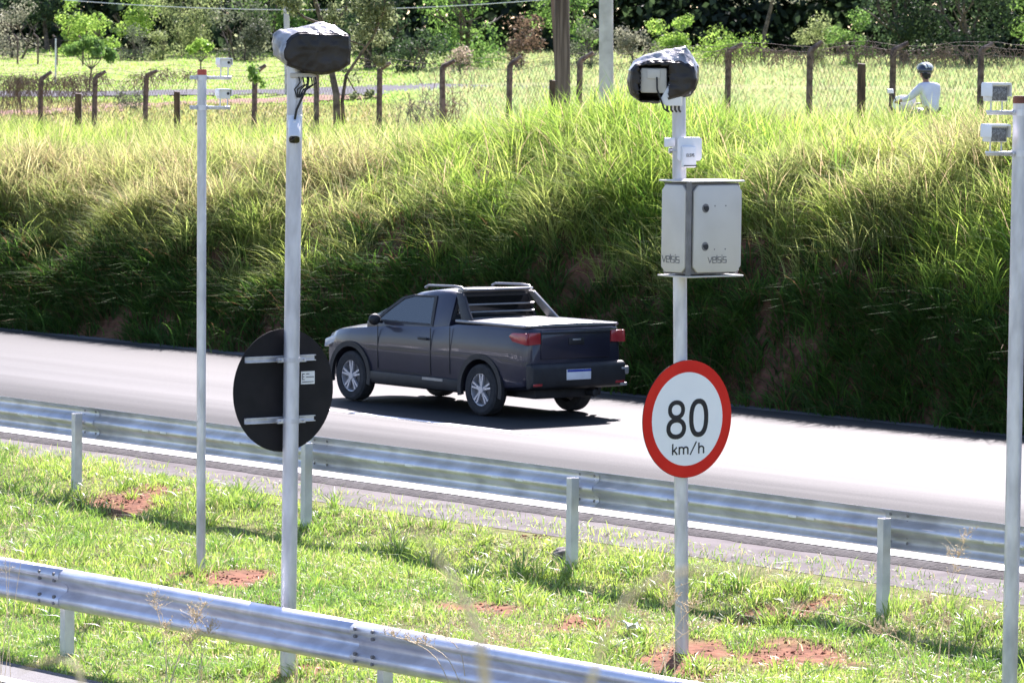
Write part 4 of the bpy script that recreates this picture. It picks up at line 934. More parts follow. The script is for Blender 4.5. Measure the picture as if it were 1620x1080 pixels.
# dark seats and dashboard seen through the glass are left to the tint; chassis below
ud = MB(); ud.box((0, 1.3, .30), (1.0, 4.0, .12)); ud.box((0, 0, .33), (1.35, .10, .10)); ud.box((0, 2.70, .33), (1.35, .10, .10)); ud.tube([(.4, -.2, .27), (.4, -.85, .30)], .05, 12); ud.build('underbody', M['trim'], tk, .01)
def wheel(x, y, sd):
    t = MB(); pr = [(.205, -.10), (.285, -.105), (.318, -.085), (.325, -.05), (.325, .05), (.318, .085), (.285, .105), (.205, .10)]
    n_ = 44; vs = [(x+q*1.0, y+r_*math.cos(2*PI*i/n_), .325+r_*math.sin(2*PI*i/n_)) for (r_, q) in pr for i in range(n_)]; fs = []
    for k in range(len(pr)):
        k2 = (k+1) % len(pr)
        for i in range(n_): j = (i+1) % n_; fs.append((k*n_+i, k*n_+j, k2*n_+j, k2*n_+i))
    t.add(vs, fs); ty = t.build('wheel', M['tyre'], tk, ang=30)
    r_ = MB(); xo = x+sd*.085
    rg_ = [(.21, .10), (.215, .085), (.195, .08), (.19, .0)]
    vs = [(x+sd*q, y+rr_*math.cos(2*PI*i/n_), .325+rr_*math.sin(2*PI*i/n_)) for (rr_, q) in rg_ for i in range(n_)]; fs = []
    for k in range(3):
        for i in range(n_): j = (i+1) % n_; fs.append((k*n_+i, k*n_+j, (k+1)*n_+j, (k+1)*n_+i))
    r_.add(vs, fs); r_.tube([(x+sd*.03, y, .325), (x+sd*.092, y, .325)], [.05, .045], 16)
    for k in range(5):
        for dq in (-9, 9):
            a_ = R(72*k+dq+18); dv = Vector((0, math.cos(a_), math.sin(a_))); c_ = Vector((x+sd*.07, y, .325))+dv*.115
            r_.box(c_, (.03, .165, .026), Matrix.Rotation(a_, 3, 'X'))
    r_.build('rim', M['rim'], ty, ang=30)
    MB().tube([(x-sd*.02, y, .325), (x+sd*.02, y, .325)], .185, 24).build('brake_disc', M['gasket'], ty)
for y_ in (0, 2.70):
    for sd in (-1, 1): wheel(sd*.735, y_, sd)

# ------------------------------------------------------------------ old chain link fence on the terrace
FW = 60.0
fg = thing('chain_link_fence', sw(52, FW, h1(*sw(52, FW)[:2])), 'rusty sagging chain link fence with bent top posts behind the grassy bank', 'fence')
org = fg.location.copy()
def px_to_s(px):                           # station along the fence line whose image column is px
    k = (px-PCX)/FPX; return (SN*FW-k*CS*FW)/(CS+k*SN)
def ftop(s): return float(np.interp(s, [px_to_s(1545), px_to_s(1145), px_to_s(800), px_to_s(225), px_to_s(60)], [4.50, 4.42, 4.07, 3.66, 3.52]))
fposts = [-30, 60, 145, 225, 398, 497, 596, 697, 800, 910, 1030, 1145, 1275, 1405, 1545, 1690]
for i_, px in enumerate(fposts):
    s = px_to_s(px); b_ = sw(s, FW); b_.z = h1(b_.x, b_.y); zt = ftop(s); t = MB()
    ln = [0.01, .02, .03, .04, .015, -.01, .0, -.03, .02, .03, .02, .02, .0, .02, .0, 0][i_]
    p0 = b_-org; p0.z -= .2; p1 = Vector((b_.x+ln, b_.y, zt))-org; p2 = p1+Vector((.26+.05*math.sin(i_*3.1), -.02, .17+.03*math.sin(i_*1.7)))
    sq = 4; v1 = []
    t.tube([p0, p1-Vector((0, 0, .02)), p1+Vector((.02, 0, .02)), p2], [.066, .062, .058, .042], 8)
    t.build('post', M['old_concrete'], fg, smooth=True, ang=40)
def wirecurve(v, e, a, b_, r, seg=None): e.append((Vector(a), Vector(b_), r))
def wires(name, segs, m, parent):
    A_ = np.array([s_[0] for s_ in segs]); B2 = np.array([s_[1] for s_ in segs]); r_ = np.array([s_[2] for s_ in segs])[:, None]
    d = B2-A_; d /= np.linalg.norm(d, axis=1)[:, None]; u = np.cross(d, np.array([.3, .9, .2])); u /= np.linalg.norm(u, axis=1)[:, None]; v = np.cross(d, u)
    vs = []
    for P in (A_, B2):
        for k in range(3): q = 2*PI*k/3; vs.append(P+r_*(math.cos(q)*u+math.sin(q)*v))
    V = np.stack(vs, 1).reshape(-1, 3); f = np.array([[0, 1, 4, 3], [1, 2, 5, 4], [2, 0, 3, 5]]); F = (np.arange(len(segs))[:, None, None]*6+f[None]).reshape(-1, 4)
    return link(name, npmesh(name, V, F), m, parent)
segs = []; s_lo, s_hi = px_to_s(1700), px_to_s(-60)
def fpt(s, v):                             # v 0..1 up the mesh, with sag
    b_ = sw(s, FW-.06); g = h1(b_.x, b_.y); top = ftop(s)-.05; sag = .06*math.sin(s*2.1)+.10*float(fbm(s*.9, v*3))
    z = g+.05+(top-g-.05)*v+sag*v*(.6); return Vector((b_.x+.05*float(fbm(s*2, v*4)), b_.y, z))-org
ds = .115
hole = lambda s, v: (float(fbm(s*.35+7, v*.8)) > .33) or (px_to_s(600) > s > px_to_s(720) and v > .4)
ks = int((s_hi-s_lo)/ds)
for k in range(-9, ks):
    for sg_ in (1, -1):
        for j in range(9):
            s0 = s_lo+k*ds+(j*ds if sg_ > 0 else (9-j)*ds); s1 = s0+sg_*ds
            if not (s_lo < s0 < s_hi) or hole(s0, j/9): continue
            segs.append((fpt(s0, j/9), fpt(s1, (j+1)/9), .0032))
for v_ in (0.02, .98):
    for k in range(int((s_hi-s_lo)/.4)):
        if v_ > .5 and hole(s_lo+k*.4, .9): continue
        segs.append((fpt(s_lo+k*.4, v_), fpt(s_lo+(k+1)*.4, v_), .005))
wires('wire_mesh', segs, M['wire'], fg)
# barbed strands over the bent arms
segs = []
for k in range(int((s_hi-s_lo)/.4)):
    for q in (.35, .95):
        a_, b_ = [fpt(s_lo+(k+e)*.4, 1.0)+Vector((.26*q, 0, .05+.17*q+.05*float(fbm((s_lo+(k+e)*.4)*.9, q)))) for e in (0, 1)]
        segs.append((a_, b_, .005))
wires('barbed_strands', segs, M['wire'], fg)

def vines(label, px0, px1, drop, N, seed):
    r_ = np.random.default_rng(seed); sg2 = []
    o = None; P0 = sw(px_to_s((px0+px1)/2), FW-.1); P0.z = h1(P0.x, P0.y)
    for k in range(N):
        s = px_to_s(r_.uniform(px0, px1)); dens = .5+.9*float(fbm(s*1.1+seed, 3.3))
        if r_.random() > dens: continue
        a_ = fpt(s, 1.0)+org+Vector((r_.normal(.08, .12), r_.normal(0, .08), r_.normal(.08, .06)))
        d = Vector((r_.normal(0, .35), r_.normal(0, .1), -abs(r_.normal(.4, .5)))); ln = drop*r_.uniform(.1, .6)*(.3+dens)
        for q in range(4):
            b_ = a_+d.normalized()*ln/4+Vector((r_.normal(0, .02), 0, r_.normal(0, .015))); sg2.append((a_-P0, b_-P0, .006)); a_ = b_; d = d+Vector((r_.normal(0, .25), 0, -.15))
    t = wires('dry_vines', sg2, M['vine'], None); t.location = P0; return tag(t, label, 'vines')
vines('tangle of dry brown vines hanging on the fence left of the slender pole', -30, 150, 1.5, 700, 3)
vines('thin dry creeper draped over the fence mesh just left of the orange capped pole', 205, 312, 1.0, 330, 5)
vines('thick brown dry vines along the fence top behind the right edge pole', 1400, 1680, .75, 520, 11)
vines('wispy dry creeper along the fence top between the cabinet pole and the short stake', 1130, 1400, .6, 420, 17)

def stake(px, py0, py1, wd, m, label, D, dx=0.0):
    b_ = at(px, py0, D); g = h1(b_.x, b_.y); top = at(px+dx, py1, D); b_ = Vector((b_.x, D, min(g, b_.z))); d = top-b_
    t = MB(); h = wd/2
    for (zz, q) in ((0, 1.0),): t.add([(-h, -h, -.2), (h, -h, -.2), (h, h, -.2), (-h, h, -.2), (d.x-h*.95, -h, d.z), (d.x+h*.95, -h, d.z-.01), (d.x+h*.95, h, d.z), (d.x-h*.95, h, d.z+.01)], [(3, 2, 1, 0), (4, 5, 6, 7), (0, 1, 5, 4), (1, 2, 6, 5), (2, 3, 7, 6), (3, 0, 4, 7)])
    o = t.build('wooden_stake', m, None, .008, 1, loc=b_); return tag(o, label, 'stake', 'short stakes near the fence')
stake(124, 210, 148, .15, M['dark_wood'], 'short thick dark stake between the vine tangle and the small lawn tree', 100)
stake(281, 206, 145, .14, M['dark_wood'], 'short dark stake just left of the slender orange capped pole', 100, -1)
stake(1363, 178, 101, .15, M['dark_wood'], 'short thick brown stake to the left of the rider', 80, 0)
stake(874, 175, 127, .13, M['dark_wood'], 'low brown stub at the foot of the brown utility pole', 86)

# ------------------------------------------------------------------ utility poles and wire
def upole(px0, py0, px1, D, r0, r1, H_, m, label):
    b_ = at(px0, py0, D); b_.z = h1(b_.x, b_.y)-.1; X = at(px1, 0, D); lean = (X.x-b_.x)/(X.z-b_.z)
    t = MB(); t.tube([(0, 0, -.4), (lean*H_*.5, 0, H_*.5), (lean*H_, 0, H_)], [r0, (r0+r1)/2, r1], 20)
    root = thing('utility_pole', b_, label, 'utility pole'); t.build('shaft', m, root)
    a_ = MB(); a_.box((lean*H_*.96, 0, H_*.96), (1.8, .09, .11)); a_.build('crossarm', M['dark_wood'], root, .01)
    return root
upole(893, 160, 889, 88, .165, .12, 9, M['brown_pole'], 'thick dark brown utility pole beside the pale concrete one')
upole(961, 160, 959, 90, .155, .12, 9, M['pale_concrete'], 'pale grey concrete utility pole right of the brown pole')
up3 = upole(456, 110, 453, 170, .12, .09, 8, M['pale_concrete'], 'thin pale utility pole far behind the bagged radar at left')
tl = MB(); tl.tube([at(884, 150, 88.4)-Vector((0, 0, .1)), at(878, 60, 88.4), at(874, 0, 88.4), at(868, -120, 88.4)], [.05, .045, .042, .04], 10)
o = tl.build('support_pole', M['brown_pole']); tag(o, 'slim dark brown support leaning against the thick brown utility pole', 'pole')
mb = MB(); pts = [at(100+40*i, -14+30*(1-((i-9.5)/13.0)**2) if True else 0, 165) for i in range(22)]
mb.tube(pts, .016, 6); tag(mb.build('overhead_wire', M['white']), 'pale sagging overhead wire crossing in front of the trees at upper left', 'wire')

# ------------------------------------------------------------------ small far road sign, rock, litter
b_ = on(87, 185); fs_ = thing('small_road_sign', b_, 'tiny far sign seen from behind on a thin pole, on the bright lawn', 'road sign')
zt = at(87, 61, 185).z-b_.z
MB().tube([(0, 0, -.2), (0, 0, zt)], .035, 10).build('pole', M['galv'], fs_)
MB().disc((0, zt-.18), .24, .05, .055, 28).build('sign_plate', M['signback'], fs_)
def rock(p, r, label):
    bm = bmesh.new(); bmesh.ops.create_icosphere(bm, subdivisions=4, radius=1)
    for v in bm.verts:
        q = v.co.copy(); k = 1+.35*float(fbm(q.x*1.3+4, q.y*1.3+q.z*1.7))+.12*float(fbm(q.x*4, q.y*4+q.z*3)); v.co = Vector((q.x*r[0]*k, q.y*r[1]*k, q.z*r[2]*k))
    me = bpy.data.meshes.new('rock'); bm.to_mesh(me); bm.free(); me.polygons.foreach_set('use_smooth', np.ones(len(me.polygons), bool))
    return tag(link('rock', me, M['rock'], None, p), label, 'rock')
rock(hit(893, 884)+Vector((0, 0, .03)), (.11, .12, .075), 'grey rock in the turf at the foot of a guardrail post')
def paper(p, s_, label, seed):
    n_ = 7; vs = []; fs = []
    for i in range(n_):
        for j in range(n_): u, v = i/(n_-1)-.5, j/(n_-1)-.5; vs.append((u*s_, v*s_*1.5, .03+.06*float(fbm(u*4+seed, v*4))))
    for i in range(n_-1):
        for j in range(n_-1): a_ = i*n_+j; fs.append((a_, a_+1, a_+n_+1, a_+n_))
    me = bpy.data.meshes.new('litter'); me.from_pydata(vs, [], fs); o = link('paper_scrap', me, M['litter'], None, p); md = o.modifiers.new('s', 'SOLIDIFY'); md.thickness = .002; bake(o); o.rotation_euler = (0, .2, .6); return tag(o, label, 'litter')
paper(hit(996, 1004)+Vector((0, 0, .05)), .13, 'crumpled white paper scrap on the turf left of the cabinet pole', 2)
paper(hit(388, 496)+Vector((0, -.1, .05)), .12, 'small white scrap caught low on the shaded bank above the black sign', 5)
# ------------------------------------------------------------------ trees and bushes
def leafcloud(lobes, N, size, cols, gaps=.35, shell=.55, droop=.2, asp=.45, rg=None, gscale=1.2):
    rg = rg or rng
    L_ = np.array(lobes, float); vol = L_[:, 3]*L_[:, 4]*L_[:, 5]; vol = vol**.75; k = rg.choice(len(L_), N, p=vol/vol.sum())
    d = rg.normal(0, 1, (N, 3)); d /= np.linalg.norm(d, axis=1)[:, None]; r_ = shell+(1-shell)*rg.random(N)**.6; r_ = r_*(1+.12*rg.normal(0, 1, N))
    P = L_[k, :3]+d*r_[:, None]*L_[k, 3:6]
    gn = fbm(P[:, 0]*gscale+P[:, 2]*.7, P[:, 2]*gscale+P[:, 1]*.8)+.25*rg.normal(0, 1, N)
    q = gn > -gaps; P = P[q]; d = d[q]; k = k[q]; n = len(P)
    nrm = d*.7+rg.normal(0, .6, (n, 3)); nrm[:, 2] += .35; nrm /= np.linalg.norm(nrm, axis=1)[:, None]
    t = rg.normal(0, 1, (n, 3)); t[:, 2] -= droop*2; t -= nrm*np.sum(t*nrm, 1)[:, None]; t /= np.linalg.norm(t, axis=1)[:, None]; b_ = np.cross(nrm, t)
    sz = size*rg.uniform(.6, 1.4, n)[:, None]
    V = np.stack([P-t*sz*.5, P+b_*sz*asp*.5+nrm*sz*.06, P+t*sz*.5, P-b_*sz*asp*.5+nrm*sz*.06], 1).reshape(-1, 3)
    F = np.arange(4*n).reshape(-1, 4)
    cc = lerpc(cols[0], cols[1], np.clip(rg.normal(.5, .3, n)+.5*fbm(P[:, 0]*.9+4, P[:, 2]*.9), 0, 1))*(1+rg.normal(0, .2, (n, 1)))
    return V, F, np.repeat(np.clip(cc, .004, .8), 4, 0)
def lobes_in(w_, h_, n, r_, flat=1.0, z0=.1):
    out = []
    for _ in range(n):
        a_ = r_.uniform(0, 2*PI); q = r_.uniform(0, 1)**.5; zz = r_.uniform(z0, 1.0)
        env = math.sqrt(max(.05, 1-((zz-.45)/.62)**2))
        s_ = r_.uniform(.16, .30)*w_
        out.append((q*env*w_*.42*math.cos(a_), q*env*w_*.36*math.sin(a_), zz*h_*.9, s_, s_*.8, s_*r_.uniform(.6, .95)*flat))
    return out
def limb(mb, p, d, ln, r0, depth, r_, split=2, spread=.55):
    pts = [Vector(p)]; dd = Vector(d).normalized()
    for k in range(4):
        dd = (dd+Vector((r_.normal(0, .13), r_.normal(0, .13), r_.normal(.03, .06)))).normalized(); pts.append(pts[-1]+dd*ln/4)
    mb.tube(pts, [r0*(1-.11*k) for k in range(5)], 7)
    if depth > 0:
        for _ in range(split+(r_.random() < .4)):
            nd = (dd+Vector((r_.normal(0, spread), r_.normal(0, spread), r_.normal(.1, spread*.5)))).normalized(); limb(mb, pts[-1], nd, ln*.72, r0*.58, depth-1, r_, split, spread)
GR = {'lime': ([.18, .32, .05], [.34, .48, .10]), 'mid': ([.08, .17, .035], [.19, .31, .07]), 'dark': ([.022, .042, .02], [.055, .095, .035]), 'olive': ([.16, .21, .08], [.30, .35, .14]), 'grey': ([.14, .15, .10], [.27, .27, .19]),
      'dkgrey': ([.055, .07, .045], [.13, .155, .09]), 'rust': ([.09, .06, .04], [.17, .12, .075]), 'dry': ([.24, .19, .14], [.36, .30, .22])}
def plant(name, px, D, wpx, toppx, key, label, cat, seed, leaf=.17, dens=1.0, trunk=0.0, flat=1.0, gaps=.3, droop=.2, group='trees and bushes along the far edge of the field'):
    r_ = np.random.default_rng(seed); b_ = on(px, D); w_ = wpx/FPX*D; h_ = at(px, toppx, D).z-b_.z
    root = thing(name, b_, label, cat, group)
    cb_ = trunk*h_; ch_ = h_-cb_
    nl = int(np.clip(8+w_*ch_*.55, 9, 46)); lb = [(a, b, c+cb_, d, e, f) for a, b, c, d, e, f in lobes_in(w_, ch_, nl, r_, flat, .02 if trunk < .1 else .15)]
    N = int(min(26000, 210*w_*ch_*dens*(.17/leaf)**1.5+500))
    link('crown', npmesh('crown', *leafcloud(lb, N, leaf, [np.array(c) for c in GR[key]], gaps, .45, droop, rg=r_)), M['leaf'], root)
    mb = MB(); t0 = max(cb_, .25*h_)
    for k in range(1 if trunk else 3):
        limb(mb, (r_.normal(0, .06*w_) if not trunk else 0, 0, -.2), (r_.normal(0, .15), r_.normal(0, .15), 1), t0+.2, max(.035, .022*h_), 2, r_)
    mb.build('trunk', M['bark'], root); return root
B = plant
B('bush', 22, 226, 95, -12, 'grey', 'greyish dry scrub at the far left edge, behind a distant fence', 'bush', 21, .15, .8, gaps=.2)
B('tree', 75, 244, 150, -150, 'dark', 'dark tree rising behind the grey scrub at upper left', 'tree', 22, .24, 1.2, .1)
B('bush', 112, 232, 66, -6, 'lime', 'bright green rounded bush just above the umbrella shaped lawn tree', 'bush', 23, .17, 1.2)
B('bush', 158, 229, 62, 16, 'lime', 'low bright green bush right of and behind the umbrella shaped lawn tree', 'bush', 24, .17, 1.2)
B('tree', 212, 236, 84, -40, 'lime', 'tall light green tree between the low bright bush and the pale olive one', 'tree', 25, .18, 1.1, .15)
B('bush', 215, 224, 76, 40, 'dkgrey', 'low dark twiggy shrub at the lawn edge under the tall light green tree', 'bush', 26, .13, .9, gaps=.1)
B('bush', 254, 225, 56, 48, 'olive', 'small yellowish olive shrub at the lawn edge right of the dark twiggy one', 'bush', 27, .13, 1.0)
B('tree', 290, 234, 110, -60, 'olive', 'pale olive feathery tree behind the sapling', 'tree', 28, .14, 1.2, .05, droop=.8)
B('bush', 372, 227, 118, 2, 'dkgrey', 'dark grey green bush left of the fully bagged radar', 'bush', 29, .15, 1.3)
B('tree', 440, 240, 130, -90, 'mid', 'leafy mid green tree behind the fully bagged radar', 'tree', 30, .2, 1.1, .1)
B('tree', 585, 216, 130, -80, 'dark', 'very dark dense tree right of the fully bagged radar', 'tree', 31, .2, 1.5, .0)
B('bush', 658, 206, 84, 40, 'dark', 'dark low bush right of the very dark dense tree', 'bush', 32, .16, 1.2)
B('tree', 740, 214, 150, -100, 'mid', 'sunlit green tree at mid photo, left of the brown utility pole', 'tree', 33, .19, 1.3, .0)
B('bush', 722, 201, 60, 74, 'dry', 'dry straw coloured scrub on the meadow in front of the mid photo tree', 'bush', 34, .12, .7, gaps=.0)
B('bush', 822, 212, 78, 22, 'rust', 'reddish brown withered bush just left of the brown utility pole', 'bush', 35, .14, 1.0, gaps=.1)
B('tree', 890, 226, 110, -70, 'mid', 'green tree directly behind the two utility poles', 'tree', 36, .2, 1.1, .1)
B('bush', 930, 217, 62, 26, 'dkgrey', 'dark bush seen between the brown and the pale utility pole', 'bush', 37, .14, 1.0)
B('bush', 1003, 219, 70, 34, 'grey', 'pale grey green scrub just right of the pale utility pole', 'bush', 38, .14, .9, gaps=.1)
B('tree', 1062, 222, 74, -30, 'lime', 'bright green young tree above the half uncovered radar', 'tree', 39, .17, 1.2, .08)
B('bush', 1140, 226, 130, 48, 'lime', 'low spreading bright green bush right of the half uncovered radar', 'bush', 40, .15, 1.1)
B('tree', 1205, 230, 150, -120, 'grey', 'sparse grey green tree with a dark forked trunk above the fence', 'tree', 41, .15, .55, .45, gaps=.05)
B('bush', 1290, 228, 74, 26, 'olive', 'olive bush left of the bright bush above the wooden stake', 'bush', 42, .14, 1.0)
B('bush', 1345, 226, 70, 12, 'mid', 'sunlit bush above the short brown stake, beside the darkest trees', 'bush', 43, .15, 1.2)
B('tree', 1430, 232, 140, -110, 'dark', 'very dark tree above and left of the rider', 'tree', 44, .22, 1.5, .0)
B('tree', 1530, 230, 150, -110, 'dark', 'very dark tree above and right of the rider', 'tree', 45, .22, 1.5, .0)
B('tree', 1630, 236, 140, -110, 'mid', 'shadowy green tree in the upper right corner', 'tree', 46, .2, 1.2, .1)
# lawn trees with clear stems
def lawn_tree(px, D, wpx, top, crown_bottom, label, seed, N, key, leaf, name='lawn_tree'):
    r_ = np.random.default_rng(seed); b_ = on(px, D); root = thing(name, b_, label, 'tree'); w_ = wpx/FPX*D; h_ = at(px, top, D).z-b_.z; c0_ = at(px, crown_bottom, D).z-b_.z
    lb = []
    for k in range(16):
        q = r_.uniform(-1, 1); a_ = r_.uniform(-.6, .6); lb.append((q*w_*.40, a_*w_*.35, c0_+(h_-c0_)*(.62-.42*abs(q)+r_.uniform(-.12, .16)), w_*.14, w_*.14, (h_-c0_)*.2))
    link('crown', npmesh('crown', *leafcloud(lb, N, leaf, [np.array(c) for c in GR[key]], .3, .3, .8, .42, r_)), M['leaf'], root)
    mb = MB(); fk = Vector((r_.normal(0, .05), 0, c0_*.72)); mb.tube([(0, 0, -.2), fk*.5, fk], [.045, .035, .032], 8)
    for q in (-.75, -.4, -.08, .3, .6, .85):
        e = Vector((q*w_*.36, r_.uniform(-.2, .2)*w_, c0_+(h_-c0_)*.3)); mb.tube([fk, fk.lerp(e, .5)+Vector((0, 0, -.05)), e], [.024, .018, .01], 6)
    mb.build('trunk', M['bark'], root); return root
lawn_tree(139, 172, 84, 52, 96, 'umbrella shaped young tree with a forked stem on the bright lawn', 61, 1500, 'mid', .21)
lawn_tree(316, 196, 52, 58, 88, 'small sparse sapling on the lawn above the slender orange capped pole', 62, 420, 'lime', .22)
# tree beside the fence, behind the bagged radar
def fence_tree():
    r_ = np.random.default_rng(77); D = 97; b_ = on(524, D, -.05); root = thing('tree', b_, 'sparse crooked tree by the fence, its branches spread behind the fully bagged radar', 'tree'); u = D/FPX
    P = lambda px, py, dy=0: at(px, py, D)+Vector((0, dy, 0))-b_
    mb = MB()
    for L_, r0 in (([(533, 192), (530, 150), (525, 118), (522, 80), (512, 40), (496, -5), (480, -70)], .085), ([(503, 188), (500, 150), (497, 118), (505, 80), (520, 50), (548, 15), (560, -60)], .055), ([(543, 186), (540, 160), (548, 120), (566, 92), (590, 60), (606, 20), (612, -40)], .045),
                   ([(522, 80), (540, 60), (575, 72), (596, 98)], .03), ([(512, 40), (480, 28), (458, 8), (440, -20)], .035), ([(548, 120), (560, 140), (572, 160)], .02), ([(566, 92), (588, 96), (612, 120)], .02)):
        pts = [P(a+r_.normal(0, 1), c, r_.normal(0, .1)) for a, c in L_]; pts[0].z -= .15 if L_[0][1] > 180 else 0
        mb.tube(pts, [r0*(1-.6*k/(len(pts)-1)) for k in range(len(pts))], 8)
    mb.build('trunk', M['bark'], root, ang=60)
    lb = []
    for (px, py, q) in ((470, 10, 20), (500, -20, 26), (545, 8, 24), (590, 14, 26), (612, 30, 18), (575, 48, 20), (602, 62, 16), (556, 70, 12), (530, 28, 20), (600, 96, 12), (566, 122, 12), (548, 110, 10), (450, -10, 24), (585, -40, 34), (520, -60, 36), (470, -70, 34), (582, 150, 9), (560, 152, 8), (616, 12, 12), (628, -20, 20)):
        c_ = P(px, py, r_.normal(0, .35)); lb.append((c_.x, c_.y, c_.z, q*u*1.25, q*u*1.4, q*u*.9))
    link('crown', npmesh('crown', *leafcloud(lb, 10500, .105, [np.array([.08, .11, .045]), np.array([.24, .27, .14])], .12, .2, .4, .5, r_, 2.2)), M['leaf'], root)
fence_tree()
pv = at(400, 118, 97.5); r_ = np.random.default_rng(5)
cv = link('creeper', npmesh('creeper', *leafcloud([(0, 0, 0, .15, .15, .2), (.12, 0, -.12, .13, .12, .12), (.22, 0, -.22, .08, .08, .1), (-.06, 0, .12, .12, .1, .15)], 260, .10, [np.array(c) for c in GR['mid']], .6, .1, .3, .5, r_)), M['leaf'], None, pv); tag(cv, 'small leafy creeper growing over the top of a fence post left of the bagged radar', 'creeper')
cv = link('bush', npmesh('bush', *leafcloud([(0, 0, .25, .5, .4, .35), (.3, 0, .5, .4, .3, .3), (-.2, 0, .55, .3, .3, .3)], 900, .10, [np.array(c) for c in GR['dkgrey']], .4, .2, .2, .3, r_)), M['leaf'], None, on(202, 140)); tag(cv, 'small grey green shrub at the near edge of the grey path', 'bush')
cv = link('bush', npmesh('bush', *leafcloud([(0, 0, .2, .6, .4, .3), (.5, 0, .25, .5, .4, .3), (-.4, 0, .15, .4, .3, .25)], 900, .11, [np.array(c) for c in GR['mid']], .4, .2, .2, .4, r_)), M['leaf'], None, on(645, 108)); tag(cv, 'low leafy weed patch on the meadow behind the fence at mid photo', 'bush')
# woods behind everything
def woods():
    r_ = np.random.default_rng(9); N = 120000; X = r_.uniform(-64, 64, N); Y = 264+r_.normal(0, 7, N)+6*np.sin(X*.12); g = H(X, Y); z = g+r_.uniform(0, 1, N)**.8*(10+3*fbm(X*.12, Y*0))
    P = np.stack([X, Y, z], 1); lb = None
    nrm = r_.normal(0, 1, (N, 3)); nrm[:, 1] -= .5; nrm /= np.linalg.norm(nrm, axis=1)[:, None]; t = r_.normal(0, 1, (N, 3)); t -= nrm*np.sum(t*nrm, 1)[:, None]; t /= np.linalg.norm(t, axis=1)[:, None]; b_ = np.cross(nrm, t); sz = r_.uniform(.35, .95, N)[:, None]
    V = np.stack([P-t*sz*.5, P+b_*sz*.3, P+t*sz*.5, P-b_*sz*.3], 1).reshape(-1, 3); tt = np.clip(.4+1.2*fbm(X*.16+3, z*.2)+r_.normal(0, .2, N), 0, 1)
    c_ = lerpc([.016, .03, .015], [.06, .10, .035], tt); return V, np.arange(4*N).reshape(-1, 4), np.repeat(c_, 4, 0)
tag(link('woods', npmesh('woods', *woods()), M['leaf']), 'dark mass of woodland behind the bushes along the top', kind='stuff')
# distant fence, upper left
b_ = on(60, 214); ff = thing('far_fence', b_, 'distant wire fence of a few thin posts in front of the grey scrub, upper left', 'fence')
for px in (-30, 27, 59, 89, 130):
    g = on(px, 214)-b_; h_ = 1.25; MB().tube([g-Vector((0, 0, .1)), g+Vector((0, 0, h_)), g+Vector((-.22, 0, h_+.2))], .045, 8).build('post', M['old_concrete'], ff)
for q in (.45, .85, 1.2): MB().tube([on(px, 214)-b_+Vector((0, -.05, q)) for px in (-30, 27, 59, 89, 130)], .012, 5).build('wire', M['wire'], ff)

# ------------------------------------------------------------------ dry shrubs and seed stems
def stems(label, items, mt='straw', name='dry_grass'):
    # items: (base point, [(px,py,D)...] path, radius, panicle size)
    segs_ = []; cs = []; P0 = Vector(items[0][0])
    for (b_, path, r0, pan) in items:
        pts = [at(*p) for p in path]; pts = [Vector(b_)]+([Vector(b_).lerp(pts[0], .5)] if len(pts) > 2 else [])+pts; q = []
        for i_ in range(len(pts)-1):                 # Catmull-Rom
            a0, a1, a2, a3 = pts[max(i_-1, 0)], pts[i_], pts[i_+1], pts[min(i_+2, len(pts)-1)]
            for k in range(6):
                t = k/6; q.append(.5*((2*a1)+(a2-a0)*t+(2*a0-5*a1+4*a2-a3)*t*t+(3*a1-a0-3*a2+a3)*t**3))
        q.append(pts[-1]); n_ = len(q)
        for i_ in range(n_-1): segs_.append((q[i_]-P0, q[i_+1]-P0, r0*(1-.6*i_/n_)))
        if pan:
            for _ in range(int(26)):
                t = random.uniform(.72, 1.0); a_ = q[int(t*(n_-1))]; d = Vector((random.gauss(0, .5), random.gauss(0, .4), random.uniform(.2, 1))).normalized(); l_ = pan*random.uniform(.3, 1)*(1.25-t)*3
                e = a_+d*l_; segs_.append((a_-P0, e-P0, r0*.32))
                for k in range(3): f_ = a_.lerp(e, random.uniform(.3, 1)); segs_.append((f_-P0, f_+Vector((random.gauss(0, .006), random.gauss(0, .006), random.uniform(-.004, .014)))-P0, r0*.8))
    o = wires(name, segs_, M['strawmat'], None); o.location = P0; return tag(o, label, 'dry grass', kind='thing')
M['strawmat'] = mat('dry_straw', (.58, .44, .24), (.74, .62, .40), .7, 0, 20)
def G(px, D): return on(px, D)
rs = random.Random(4)
def bunch(px0, px1, D, tops, r=.0040, pan=.11):
    out = []
    for (tx, ty) in tops:
        bx_ = rs.uniform(px0, px1); out.append((G(bx_, D+rs.uniform(-.25, .25)), [(bx_*.6+tx*.4+rs.uniform(-8, 8), 1080*.5+ty*.5, D), (tx, ty, D)], r, pan))
    return out
stems('dry seed grass in front of the near guardrail, below the slender pole', bunch(255, 330, 31.6, [(240, 935), (262, 985), (300, 960), (328, 950), (318, 1000), (285, 1010), (338, 985)]))
stems('single reddish seed stem in front of the near guardrail by the disc pole foot', bunch(462, 475, 31.3, [(452, 985), (462, 1010)]))
stems('broad bunch of dry seed stems before the near guardrail at mid photo', bunch(700, 800, 29.5, [(640, 1010), (690, 1000), (715, 985), (745, 990), (770, 965), (795, 1000), (828, 1010), (850, 1020), (600, 1000), (760, 1020)]))
stems('tall golden seed stem in front of the highway guardrail at right', bunch(1470, 1500, 27, [(1535, 835), (1520, 870)], .0028, .11))
stems('dry stems leaning over the turf near the lower right corner', bunch(1420, 1560, 26.5, [(1375, 1000), (1440, 980), (1500, 985), (1475, 950), (1240, 960), (1580, 975)]))
stems('thin dry stems at the left edge of the turf', bunch(-10, 30, 31, [(20, 780), (48, 800), (8, 860), (-20, 830)], .0025))
